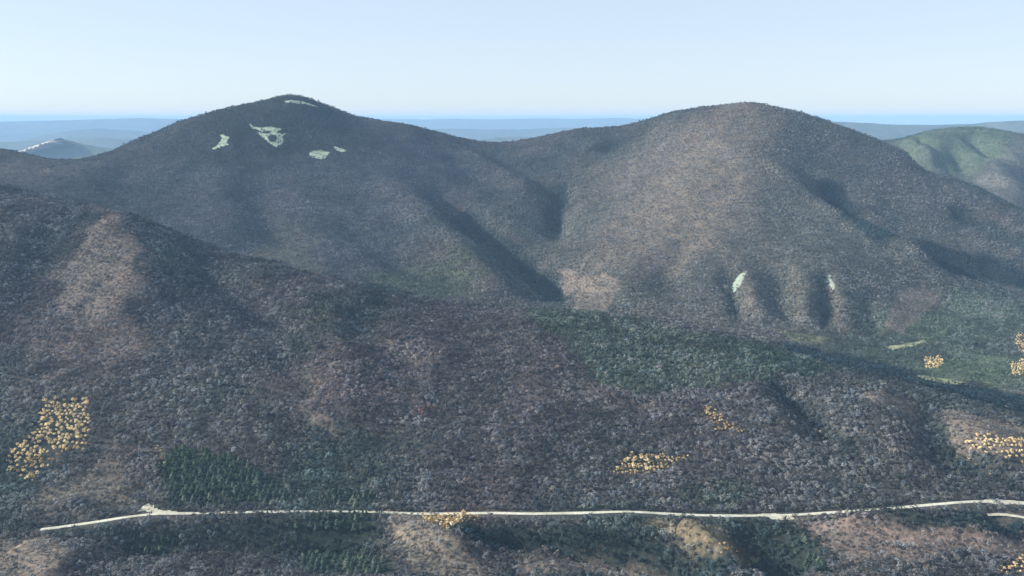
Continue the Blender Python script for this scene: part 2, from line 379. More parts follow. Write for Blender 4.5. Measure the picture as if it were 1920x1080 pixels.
ZONES = [
    (817.9, 3085.0, (946.6, -61.5), (-194.5, -795.0), (0.158, 0.153, 0.125), 0.75, 0),
    (-875.8, 3679.0, (923.4, 321.0), (79.3, -373.5), (0.084, 0.088, 0.102), 0.6, 0),
    (-828.6, 3115.0, (547.7, 603.0), (178.2, -694.5), (0.112, 0.112, 0.125), 0.6, 0),  # lower left slope: haze painted in as a paler bluish colour
    (-997.3, 3832.0, (426.4, 85.5), (55.9, -243.0), (0.04, 0.052, 0.044), 0.75, 0),
    (617.6, 3325.0, (279.6, -147.0), (-93.7, -552.0), (0.18, 0.155, 0.135), 0.7, 0.25),
    (825.6, 2899.0, (386.8, -16.5), (-131.2, -507.0), (0.135, 0.135, 0.115), 0.5, 0.1),
    (1001.0, 2179.0, (455.9, 244.5), (-143.4, -325.5), (0.085, 0.11, 0.078), 0.7, 0.1),
    (1409.4, 2485.0, (119.4, 21.0), (-135.6, -253.5), (0.1, 0.13, 0.1), 0.7, 0.1),
    (1122.9, 2023.0, (174.0, 18.0), (-52.5, -100.5), (0.1, 0.135, 0.08), 0.8, 0.3),
    (-907.0, 1978.0, (61.0, -1.5), (158.0, -359.3), (0.19, 0.155, 0.13), 0.6, 0.35),
    (-819.8, 1723.0, (115.9, 4.5), (35.7, -87.0), (0.19, 0.14, 0.115), 0.45, 0.3),
    (-345.5, 1507.0, (23.2, -10.5), (24.5, -123.0), (0.18, 0.14, 0.11), 0.5, 0.4),
    (-656.5, 1123.0, (74.3, -13.5), (39.8, -75.0), (0.22, 0.18, 0.14), 0.7, 0.45),
    (360.2, 1180.0, (9.3, -4.5), (-0.7, -3.0), (0.3, 0.05, 0.06), 0.8, 0.0),
    (-163.2, 1462.0, (3.9, -1.5), (0.7, -7.5), (0.3, 0.06, 0.05), 0.7, 0.0),
    (-1962.5, 3658.0, (178.9, 28.5), (201.3, -390.0), (0.12, 0.105, 0.085), 0.6, 0.2),
    (-269.1, 2752.0, (183.7, -16.5), (11.7, -129.0), (0.08, 0.105, 0.055), 0.6, 0.1),
    (-744.6, 2848.0, (111.9, 34.5), (88.8, -348.5), (0.13, 0.125, 0.08), 0.5, 0.2),
    (-64.1, 1726.0, (234.4, 4.5), (17.5, -489.0), (0.125, 0.09, 0.095), 0.5, 0.1),
    (-304.7, 1576.0, (150.4, -1.5), (23.2, -135.0), (0.12, 0.09, 0.095), 0.4, 0.1),
    (-625.6, 1888.0, (106.6, 22.5), (50.3, -165.0), (0.07, 0.075, 0.08), 0.4, 0),
    (-655.9, 1315.0, (103.7, -6.0), (22.3, -51.0), (0.15, 0.13, 0.1), 0.6, 0.4),
    (2577.2, 5170.0, (377.8, -115.5), (-183.2, -405.0), (0.125, 0.165, 0.105), 0.9, 0.2),
    (2492.8, 4525.0, (424.4, 496.3), (-308.3, -575.7), (0.2, 0.19, 0.16), 0.7, 0.2),
    (325.1, 1303.0, (51.2, 4.5), (-8.6, -39.0), (0.06, 0.085, 0.055), 0.6, 0),
    (1383.2, 2524.0, (116.5, 13.5), (-70.8, -138.0), (0.17, 0.21, 0.15), 0.6, 0.1),
    (1134.6, 2290.0, (90.1, 10.5), (-39.5, -84.0), (0.14, 0.18, 0.1), 0.5, 0.1),
]
AREAS = [
    ([(15.6, 2533.0), (86.1, 2545.0), (156.4, 2542.0), (171.2, 1918.0), (221.7, 1894.0), (277.2, 1873.0), (332.5, 1858.0), (385.3, 1834.0), (438.2, 1816.0), (488.6, 1792.0), (541.3, 1780.0), (592.1, 1747.0), (640.8, 1714.0), (594.2, 1672.0), (551.1, 1636.0), (517.1, 1624.0), (483.4, 1612.0), (453.3, 1594.0), (424.6, 1579.0), (380.2, 1579.0), (337.1, 1585.0), (286.0, 1576.0), (236.3, 1573.0), (202.5, 1579.0), (168.8, 1588.0), (146.8, 1624.0), (123.8, 1660.0), (95.1, 1705.0), (65.0, 1753.0), (39.3, 1819.0)], (0.098, 0.124, 0.088), 0.8, 0.0),
    ([(481.5, 1765.0), (515.1, 1747.0), (552.7, 1744.0), (595.1, 1723.0), (638.7, 1708.0), (598.5, 1654.0), (565.9, 1618.0), (541.4, 1621.0), (517.8, 1627.0), (496.3, 1642.0), (478.6, 1672.0), (479.1, 1714.0)], (0.05, 0.075, 0.055), 0.7, 0.0),
    ([(155.1, 2992.0), (222.3, 2914.0), (280.2, 2782.0), (309.0, 2698.0), (340.6, 2653.0), (325.6, 2626.0), (310.5, 2596.0), (288.3, 2557.0), (266.2, 2515.0), (227.8, 2536.0), (189.3, 2566.0), (183.5, 2782.0), (169.4, 2911.0), (162.5, 2953.0)], (0.2, 0.165, 0.135), 0.85, 0.35),
    ([(1165.8, 2635.0), (1222.5, 2677.0), (1281.7, 2722.0), (1294.3, 2683.0), (1298.7, 2629.0), (1227.9, 2548.0), (1153.2, 2455.0), (1100.5, 2389.0), (1051.5, 2329.0), (1038.6, 2359.0), (1025.0, 2389.0), (1086.8, 2494.0)], (0.19, 0.155, 0.13), 0.7, 0.3),
    ([(782.4, 1546.0), (808.3, 1534.0), (838.6, 1531.0), (876.8, 1516.0), (912.3, 1498.0), (869.8, 1423.0), (839.9, 1369.0), (806.4, 1372.0), (777.8, 1384.0), (763.4, 1399.0), (748.5, 1414.0), (748.0, 1435.0), (747.2, 1456.0), (765.0, 1501.0)], (0.2, 0.16, 0.13), 0.8, 0.4),
    ([(619.0, 1543.0), (636.8, 1540.0), (657.1, 1543.0), (690.6, 1552.0), (731.5, 1576.0), (745.5, 1534.0), (748.8, 1474.0), (740.0, 1477.0), (728.1, 1474.0), (718.6, 1507.0), (692.8, 1507.0), (644.7, 1498.0)], (0.2, 0.16, 0.13), 0.7, 0.35),
    ([(419.5, 1204.0), (456.9, 1201.0), (490.4, 1189.0), (542.7, 1177.0), (595.4, 1168.0), (652.2, 1150.0), (729.6, 1168.0), (714.3, 1141.0), (702.6, 1120.0), (660.0, 1126.0), (618.7, 1135.0), (579.5, 1129.0), (537.7, 1117.0), (501.2, 1117.0), (466.0, 1120.0), (450.6, 1138.0), (435.7, 1159.0), (428.4, 1183.0)], (0.2, 0.155, 0.13), 0.75, 0.4),
    ([(-188.5, 1231.0), (-162.0, 1234.0), (-135.0, 1234.0), (-107.4, 1189.0), (-82.4, 1159.0), (-60.0, 1120.0), (-38.8, 1081.0), (-82.9, 1081.0), (-126.7, 1078.0), (-145.0, 1120.0), (-164.2, 1162.0), (-176.4, 1198.0)], (0.2, 0.175, 0.135), 0.7, 0.4),
    ([(36.1, 1108.0), (69.0, 1117.0), (105.7, 1162.0), (161.7, 1156.0), (216.0, 1144.0), (247.8, 1126.0), (275.5, 1096.0), (138.1, 1099.0), (0.0, 1087.0), (18.0, 1102.0)], (0.2, 0.165, 0.14), 0.7, 0.4),
    ([(212.2, 1210.0), (242.5, 1171.0), (285.5, 1195.0), (311.2, 1183.0), (340.1, 1183.0), (331.0, 1180.0), (302.3, 1105.0), (272.9, 1120.0), (245.3, 1147.0), (216.9, 1177.0), (185.5, 1198.0), (198.8, 1204.0)], (0.19, 0.155, 0.1), 0.7, 0.4),
    ([(328.5, 1213.0), (366.8, 1210.0), (404.0, 1204.0), (422.6, 1189.0), (439.6, 1171.0), (430.9, 1132.0), (422.0, 1093.0), (405.1, 1117.0), (386.2, 1138.0), (370.5, 1162.0), (354.0, 1186.0), (341.0, 1198.0)], (0.034, 0.052, 0.04), 0.85, 0.0),
    ([(-75.4, 1168.0), (-42.6, 1198.0), (-7.8, 1201.0), (50.0, 1189.0), (106.2, 1171.0), (158.7, 1165.0), (209.3, 1150.0), (262.6, 1120.0), (312.3, 1087.0), (266.9, 1105.0), (222.3, 1135.0), (172.4, 1150.0), (120.9, 1162.0), (75.9, 1168.0), (29.4, 1132.0), (-11.1, 1144.0), (-51.6, 1138.0), (-63.2, 1150.0)], (0.026, 0.042, 0.044), 1.0, 0.0),  # gully below the road, its shade painted into the colour
    ([(553.7, 1177.0), (596.6, 1180.0), (667.3, 1234.0), (717.2, 1234.0), (759.8, 1222.0), (750.2, 1204.0), (738.7, 1183.0), (671.3, 1150.0), (626.1, 1153.0), (600.6, 1162.0), (571.6, 1165.0), (562.7, 1171.0)], (0.026, 0.042, 0.044), 1.0, 0.0),  # right-hand gully, shade painted in the same way
    ([(668.3, 2248.0), (715.8, 2221.0), (762.1, 2194.0), (807.4, 2167.0), (846.6, 2128.0), (890.9, 2074.0), (932.0, 2020.0), (969.6, 1966.0), (1002.5, 1909.0), (1065.3, 1885.0), (1121.0, 1852.0), (1011.9, 1669.0), (957.2, 1576.0), (927.9, 1591.0), (899.6, 1609.0), (863.5, 1639.0), (824.2, 1666.0), (782.0, 1690.0), (752.5, 1747.0), (703.0, 1762.0), (649.3, 1768.0), (608.6, 1780.0), (566.4, 1789.0), (677.1, 2206.0)], (0.026, 0.042, 0.044), 1.0, 0.0),  # valley tree band, darkened to paint the shade on it
    ([(-571.8, 1357.0), (-566.7, 1381.0), (-559.9, 1402.0), (-506.2, 1387.0), (-453.4, 1372.0), (-411.4, 1345.0), (-369.7, 1315.0), (-350.6, 1285.0), (-332.8, 1258.0), (-424.2, 1255.0), (-512.7, 1246.0), (-541.4, 1300.0)], (0.034, 0.052, 0.04), 0.85, 0.0),
    ([(-323.2, 1207.0), (-303.0, 1213.0), (-282.6, 1219.0), (-248.0, 1219.0), (-213.5, 1219.0), (-212.5, 1204.0), (-213.1, 1198.0), (-230.2, 1195.0), (-247.2, 1192.0), (-278.7, 1195.0), (-309.5, 1195.0), (-316.4, 1201.0)], (0.034, 0.052, 0.04), 0.85, 0.0),
    ([(-562.4, 1186.0), (-552.5, 1192.0), (-541.0, 1195.0), (-513.4, 1198.0), (-484.3, 1198.0), (-480.7, 1192.0), (-478.3, 1189.0), (-491.7, 1183.0), (-506.3, 1180.0), (-527.9, 1177.0), (-548.1, 1171.0), (-555.9, 1180.0)], (0.034, 0.052, 0.04), 0.85, 0.0),
    ([(-307.6, 1183.0), (-276.7, 1183.0), (-245.9, 1183.0), (-207.7, 1162.0), (-168.4, 1126.0), (-161.6, 1102.0), (-155.3, 1081.0), (-215.3, 1090.0), (-276.3, 1099.0), (-287.9, 1126.0)], (0.034, 0.052, 0.04), 0.85, 0.0),
    ([(-283.4, 1294.0), (-248.3, 1288.0), (-213.6, 1282.0), (-207.0, 1270.0), (-200.0, 1255.0), (-231.9, 1249.0), (-264.3, 1246.0), (-274.4, 1273.0)], (0.034, 0.052, 0.04), 0.8, 0.0),
    ([(-622.5, 1189.0), (-531.3, 1201.0), (-437.2, 1210.0), (-381.3, 1213.0), (-324.4, 1213.0), (-316.9, 1204.0), (-310.1, 1198.0), (-371.5, 1195.0), (-433.6, 1195.0), (-461.3, 1198.0), (-489.1, 1201.0), (-537.2, 1195.0), (-582.0, 1183.0), (-600.7, 1183.0)], (0.05, 0.062, 0.055), 0.7, 0.0),
    ([(696.0, 2323.0), (733.7, 2317.0), (771.3, 2311.0), (807.2, 2290.0), (844.6, 2275.0), (827.9, 2257.0), (811.4, 2239.0), (774.2, 2242.0), (736.9, 2245.0), (717.0, 2284.0)], (0.15, 0.165, 0.09), 0.7, 0.3),
]
BANDS = [  # dark bands in the gullies paint shade into the tree colour
    ([(948.3, 3778.0), (799.8, 3487.0), (628.4, 3166.0), (437.6, 2884.0)], 170, (0.25, 0.2, 0.155), 0.7),
    ([(-186.6, 1234.0), (-128.4, 1168.0), (-57.3, 1099.0)], 14, (0.24, 0.19, 0.15), 0.6),
    ([(18.3, 1126.0), (143.4, 1159.0), (215.3, 1138.0)], 14, (0.22, 0.18, 0.145), 0.6),
    ([(213.1, 1201.0), (258.8, 1141.0), (334.1, 1180.0)], 10, (0.24, 0.19, 0.12), 0.6),
    ([(420.4, 1207.0), (516.5, 1177.0), (598.0, 1156.0), (707.2, 1135.0)], 12, (0.24, 0.18, 0.15), 0.65),
    ([(473.3, 1225.0), (564.8, 1186.0), (693.7, 1240.0)], 7, (0.035, 0.05, 0.045), 0.7),
    ([(723.1, 2695.0), (698.8, 2521.0), (668.0, 2353.0)], 12, (0.21, 0.175, 0.14), 0.6),
    ([(875.3, 2710.0), (826.8, 2509.0), (786.2, 2359.0)], 11, (0.21, 0.175, 0.14), 0.5),
    ([(966.8, 2638.0), (938.8, 2497.0), (892.2, 2329.0)], 13, (0.21, 0.175, 0.14), 0.6),
    ([(-1612.9, 3124.0), (-1026.3, 2185.0), (-888.7, 2023.0), (-841.8, 1885.0), (-827.8, 1771.0)], 20, (0.24, 0.185, 0.15), 0.6),
    ([(-288.1, 1723.0), (-242.4, 1699.0), (-178.0, 1633.0)], 8, (0.21, 0.175, 0.14), 0.6),
    ([(-1788.5, 3175.0), (-1418.1, 3100.0), (-870.5, 2182.0), (-958.8, 2821.0), (-591.9, 2113.0), (-598.1, 2722.0), (-321.1, 2017.0), (-254.9, 2596.0), (-94.2, 2554.0), (0.0, 2539.0)], 13, (0.035, 0.05, 0.045), 0.75),
    ([(734.6, 1537.0), (746.7, 1459.0), (735.2, 1402.0), (762.2, 1357.0), (790.8, 1300.0)], 11, (0.035, 0.05, 0.045), 0.8),
    ([(483.4, 1612.0), (523.7, 1543.0), (554.4, 1462.0), (564.8, 1390.0)], 12, (0.035, 0.05, 0.045), 0.7),
    ([(-79.8, 1177.0), (0.0, 1198.0), (106.3, 1171.0), (201.9, 1150.0), (278.2, 1093.0)], 13, (0.035, 0.05, 0.045), 0.95),
    ([(317.9, 1201.0), (368.9, 1186.0), (416.4, 1102.0)], 14, (0.035, 0.05, 0.045), 0.6),
    ([(553.8, 1177.0), (630.0, 1162.0), (745.7, 1189.0)], 8, (0.035, 0.05, 0.045), 0.8),
    ([(-758.8, 1225.0), (-622.5, 1189.0), (-434.7, 1201.0), (-248.4, 1201.0)], 14, (0.035, 0.05, 0.045), 0.5),
    ([(-434.8, 1759.0), (-387.8, 1621.0), (-345.9, 1426.0)], 10, (0.035, 0.05, 0.045), 0.5),
    ([(1217.1, 3385.0), (1234.4, 2959.0), (1479.2, 3043.0), (1611.0, 3004.0), (1737.0, 2929.0)], 55, (0.026, 0.042, 0.044), 1.0),  # spur's shadow painted as a dark tree colour
    ([(1663.0, 3331.0), (1747.8, 3214.0), (1793.4, 3046.0)], 28, (0.035, 0.05, 0.045), 0.7),
    ([(185.3, 3634.0), (181.0, 3535.0), (163.4, 3376.0)], 38, (0.035, 0.05, 0.045), 0.8),  # shaded slope above the ravine, painted dark
    ([(-207.8, 3445.0), (-19.1, 3142.0), (109.1, 2971.0), (169.4, 2758.0)], 38, (0.035, 0.05, 0.045), 0.75),  # ravine shade between the two mountains, painted dark
    ([(686.2, 2710.0), (658.6, 2608.0), (637.3, 2476.0)], 10, (0.035, 0.05, 0.045), 0.5),
    ([(927.6, 2641.0), (902.4, 2524.0), (869.1, 2407.0)], 11, (0.035, 0.05, 0.045), 0.5),
    ([(993.0, 2506.0), (943.8, 2350.0)], 12, (0.035, 0.05, 0.045), 0.4),
    ([(345.3, 3868.0), (420.7, 3934.0)], 18, (0.035, 0.05, 0.045), 0.6),
]
MEADOWS = [
    ('meadow', 'pale green grassy clearing with a pointed tail on the upper left mountain, leftmost of its clearings', [(-1222.2, 3754.0), (-1211.7, 3754.0), (-1201.1, 3754.0), (-1192.5, 3742.0), (-1184.7, 3733.0), (-1176.5, 3733.0), (-1167.4, 3730.0), (-1169.9, 3724.0), (-1172.5, 3718.0), (-1172.7, 3709.0), (-1171.9, 3697.0), (-1164.9, 3691.0), (-1157.9, 3685.0), (-1165.1, 3676.0), (-1173.3, 3670.0), (-1182.7, 3667.0), (-1192.1, 3664.0), (-1200.6, 3658.0), (-1209.1, 3652.0), (-1220.3, 3652.0), (-1230.5, 3649.0), (-1220.9, 3661.0), (-1211.1, 3673.0), (-1210.2, 3691.0), (-1208.3, 3706.0), (-1207.8, 3715.0), (-1206.3, 3721.0), (-1213.7, 3736.0)], [], 'meadow'),
    ('meadow', 'pale green three-cornered clearing with dark tree islands below the left summit', [(-1124.3, 3835.0), (-1115.1, 3832.0), (-1105.9, 3829.0), (-1097.9, 3820.0), (-1089.1, 3808.0), (-1074.8, 3808.0), (-1060.5, 3808.0), (-1040.2, 3811.0), (-1020.6, 3817.0), (-1005.8, 3817.0), (-991.1, 3817.0), (-978.2, 3820.0), (-965.2, 3823.0), (-971.3, 3817.0), (-976.6, 3808.0), (-983.6, 3802.0), (-989.9, 3793.0), (-983.0, 3790.0), (-975.4, 3784.0), (-963.9, 3793.0), (-952.4, 3802.0), (-957.4, 3787.0), (-962.3, 3772.0), (-956.9, 3757.0), (-951.5, 3742.0), (-952.9, 3730.0), (-954.3, 3718.0), (-959.6, 3712.0), (-965.7, 3709.0), (-963.0, 3697.0), (-961.0, 3688.0), (-970.2, 3691.0), (-979.4, 3694.0), (-998.6, 3706.0), (-1018.6, 3721.0), (-1031.9, 3733.0), (-1045.1, 3745.0), (-1056.8, 3757.0), (-1067.7, 3766.0), (-1063.3, 3775.0), (-1058.9, 3784.0), (-1076.3, 3787.0), (-1093.7, 3790.0), (-1109.4, 3814.0)], [[(-1017.5, 3751.0), (-1010.6, 3757.0), (-1003.7, 3763.0), (-995.1, 3760.0), (-986.5, 3757.0), (-983.6, 3748.0), (-980.8, 3739.0), (-984.2, 3730.0), (-988.4, 3724.0), (-995.5, 3724.0), (-1004.3, 3730.0), (-1010.5, 3739.0)], [(-1046.9, 3778.0), (-1036.8, 3784.0), (-1026.7, 3790.0), (-1020.5, 3790.0), (-1013.5, 3787.0), (-1018.4, 3781.0), (-1023.3, 3775.0), (-1031.9, 3772.0), (-1041.4, 3772.0), (-1044.1, 3775.0)]], 'meadow'),
    ('meadow', 'oval pale green clearing low on the left summit slope', [(-839.3, 3688.0), (-832.9, 3697.0), (-827.1, 3709.0), (-812.5, 3718.0), (-797.7, 3727.0), (-776.5, 3724.0), (-755.3, 3721.0), (-758.7, 3706.0), (-762.8, 3694.0), (-766.1, 3679.0), (-769.4, 3664.0), (-782.4, 3658.0), (-796.1, 3655.0), (-809.2, 3655.0), (-822.3, 3655.0), (-830.4, 3670.0)], [], 'meadow'),
    ('meadow', 'small wedge-shaped pale green clearing right of the oval clearing', [(-752.0, 3772.0), (-746.3, 3775.0), (-740.5, 3778.0), (-727.0, 3772.0), (-713.4, 3766.0), (-698.9, 3754.0), (-684.9, 3745.0), (-698.4, 3739.0), (-711.9, 3733.0), (-724.9, 3736.0), (-737.8, 3739.0), (-745.2, 3757.0)], [], 'meadow'),
    ('meadow', 'thin pale grass strip just under the left mountain summit', [(-1012.2, 3988.0), (-998.9, 3988.0), (-986.3, 3991.0), (-962.1, 4000.0), (-938.4, 4012.0), (-916.6, 4012.0), (-896.0, 4018.0), (-872.7, 4021.0), (-849.9, 4027.0), (-866.0, 4009.0), (-883.2, 3997.0), (-908.0, 3991.0), (-933.5, 3988.0), (-956.9, 3976.0), (-980.9, 3967.0), (-996.9, 3979.0)], [], 'meadow'),
    ('meadow', 'pale curved grass scar on the lower face of the right mountain, above its dark gully', [(663.9, 2632.0), (676.4, 2659.0), (686.8, 2677.0), (701.8, 2674.0), (720.1, 2683.0), (711.0, 2659.0), (703.5, 2641.0), (693.0, 2623.0), (683.4, 2608.0), (673.4, 2605.0), (663.4, 2602.0), (663.7, 2617.0)], [], 'scrub'),
    ('meadow', 'narrow whitish scar on a rib of the right mountain', [(953.3, 2656.0), (959.6, 2653.0), (965.9, 2650.0), (963.4, 2620.0), (959.6, 2587.0), (952.5, 2575.0), (947.7, 2569.0), (946.7, 2587.0), (945.5, 2605.0), (948.9, 2629.0)], [], 'scrub'),
    ('meadow', 'pale yellow-green field strip on the valley floor behind the dark tree band', [(885.6, 1966.0), (920.7, 1978.0), (954.7, 1987.0), (984.9, 1972.0), (1014.5, 1957.0), (1025.4, 1936.0), (1037.4, 1918.0), (997.8, 1894.0), (960.4, 1873.0), (933.6, 1891.0), (906.2, 1909.0), (895.5, 1936.0)], [], 'field'),
    ('meadow', 'thin bright green field under the foot of the right mountain', [(965.3, 2224.0), (989.8, 2233.0), (1014.4, 2242.0), (1057.7, 2269.0), (1104.5, 2302.0), (1099.8, 2287.0), (1095.0, 2272.0), (1057.6, 2242.0), (1022.1, 2215.0), (1012.5, 2215.0), (1001.6, 2212.0), (982.9, 2197.0), (964.4, 2182.0), (966.3, 2206.0)], [], 'field'),
    ('clearing', 'pale bare clearing beside the left end of the road', [(-560.5, 1237.0), (-560.9, 1246.0), (-561.4, 1255.0), (-556.0, 1258.0), (-550.7, 1261.0), (-541.5, 1258.0), (-531.0, 1252.0), (-519.9, 1246.0), (-510.0, 1243.0), (-502.5, 1237.0), (-496.3, 1234.0), (-509.1, 1231.0), (-521.7, 1228.0), (-540.4, 1231.0)], [], 'dirt'),
    ('clearing', 'pale bare lay-by on the near side of the road', [(360.7, 1231.0), (375.4, 1234.0), (390.1, 1237.0), (405.2, 1234.0), (419.1, 1228.0), (412.5, 1222.0), (405.9, 1216.0), (393.9, 1219.0), (381.9, 1222.0), (371.7, 1228.0)], [], 'dirt'),
    ('clearing', 'pale bare verge where the road widens near the right edge', [(717.1, 1273.0), (731.8, 1276.0), (744.9, 1276.0), (765.8, 1273.0), (786.7, 1270.0), (781.5, 1261.0), (776.4, 1252.0), (759.9, 1255.0), (741.7, 1255.0), (731.2, 1258.0), (720.6, 1261.0), (718.9, 1267.0)], [], 'dirt'),
]
ROAD_LEVELS = [
    (-687.8, 1204.8, 110.6),(-669.8, 1207.8, 111.8),(-651.8, 1211.2, 113.0),(-633.8, 1214.6, 114.4),(-615.6, 1218.0, 115.9),(-597.4, 1221.4, 117.6),
    (-579.0, 1224.8, 119.4),(-560.5, 1228.0, 120.9),(-541.1, 1229.2, 122.7),(-521.7, 1230.4, 123.5),(-502.4, 1231.5, 123.4),(-483.0, 1232.7, 122.9),
    (-463.6, 1233.9, 122.6),(-444.1, 1235.0, 122.6),(-424.2, 1234.9, 123.2),(-404.3, 1234.8, 123.7),(-384.4, 1234.7, 124.2),(-364.5, 1234.6, 124.7),
    (-344.6, 1234.4, 125.1),(-324.7, 1234.3, 125.3),(-304.8, 1234.2, 125.6),(-284.9, 1234.1, 125.8),(-265.0, 1234.0, 125.9),(-245.2, 1233.9, 125.8),
    (-225.3, 1233.8, 125.4),(-205.5, 1233.7, 124.9),(-185.7, 1233.6, 124.2),(-165.8, 1233.4, 123.4),(-146.0, 1233.3, 122.7),(-126.2, 1233.2, 122.4),
    (-106.3, 1233.1, 122.3),(-86.5, 1233.0, 122.5),(-66.6, 1232.9, 122.9),(-46.8, 1232.8, 123.4),(-27.0, 1232.7, 123.6),(-7.1, 1232.6, 123.2),
    (12.7, 1232.4, 122.7),(32.5, 1232.3, 122.6),(52.3, 1232.2, 123.0),(72.1, 1232.1, 123.4),(91.9, 1232.0, 123.7),(111.7, 1231.9, 124.2),
    (131.5, 1231.8, 125.1),(151.3, 1231.7, 125.9),(171.1, 1231.6, 126.1),(190.9, 1231.4, 125.5),(210.7, 1231.3, 124.3),(230.5, 1231.2, 123.0),
    (250.4, 1231.1, 121.9),(270.2, 1231.0, 121.1),(290.0, 1231.1, 120.5),(309.9, 1231.3, 120.2),(329.8, 1231.4, 119.9),(349.6, 1231.6, 119.8),
    (369.5, 1231.7, 119.9),(389.3, 1231.8, 120.1),(409.2, 1232.0, 120.6),(429.5, 1233.5, 120.8),(449.9, 1235.3, 121.2),(470.4, 1237.1, 121.7),
    (490.9, 1238.9, 122.3),(511.4, 1240.7, 122.9),(532.0, 1242.5, 123.6),(552.7, 1244.3, 124.3),(573.7, 1246.9, 124.9),(595.1, 1250.0, 125.3),
    (616.5, 1253.0, 125.9),(637.9, 1256.0, 126.4),(659.5, 1259.0, 126.9),(681.2, 1262.1, 127.3),(703.0, 1265.1, 127.0),(724.9, 1268.0, 125.8),
    (744.9, 1267.3, 125.4),(765.0, 1266.5, 124.7),(784.9, 1265.6, 123.7),(804.4, 1264.1, 122.7),(823.9, 1262.6, 121.6),(843.4, 1261.0, 120.3),
]
ROADS = [
    ('road', 'pale narrow road crossing the foot of the wooded hillside', [(-687.8, 1204.8), (-669.8, 1207.8), (-651.8, 1211.2), (-633.8, 1214.6), (-615.6, 1218.0), (-597.4, 1221.4), (-579.0, 1224.8), (-560.5, 1228.0), (-541.1, 1229.2), (-521.7, 1230.4), (-502.4, 1231.5), (-483.0, 1232.7), (-463.6, 1233.9), (-444.1, 1235.0), (-424.2, 1234.9), (-404.3, 1234.8), (-384.4, 1234.7), (-364.5, 1234.6), (-344.6, 1234.4), (-324.7, 1234.3), (-304.8, 1234.2), (-284.9, 1234.1), (-265.0, 1234.0), (-245.2, 1233.9), (-225.3, 1233.8), (-205.5, 1233.7), (-185.7, 1233.6), (-165.8, 1233.4), (-146.0, 1233.3), (-126.2, 1233.2), (-106.3, 1233.1), (-86.5, 1233.0), (-66.6, 1232.9), (-46.8, 1232.8), (-27.0, 1232.7), (-7.1, 1232.6), (12.7, 1232.4), (32.5, 1232.3), (52.3, 1232.2), (72.1, 1232.1), (91.9, 1232.0), (111.7, 1231.9), (131.5, 1231.8), (151.3, 1231.7), (171.1, 1231.6), (190.9, 1231.4), (210.7, 1231.3), (230.5, 1231.2), (250.4, 1231.1), (270.2, 1231.0), (290.0, 1231.1), (309.9, 1231.3), (329.8, 1231.4), (349.6, 1231.6), (369.5, 1231.7), (389.3, 1231.8), (409.2, 1232.0), (429.5, 1233.5), (449.9, 1235.3), (470.4, 1237.1), (490.9, 1238.9), (511.4, 1240.7), (532.0, 1242.5), (552.7, 1244.3), (573.7, 1246.9), (595.1, 1250.0), (616.5, 1253.0), (637.9, 1256.0), (659.5, 1259.0), (681.2, 1262.1), (703.0, 1265.1), (724.9, 1268.0), (744.9, 1267.3), (765.0, 1266.5), (784.9, 1265.6), (804.4, 1264.1), (823.9, 1262.6), (843.4, 1261.0)], 7.0, 'road'),
    ('track', 'short pale track below the road at the right edge', [(707.2, 1234.0), (731.1, 1234.0), (759.8, 1222.0), (805.6, 1213.0)], 4.0, 'dirt'),
]
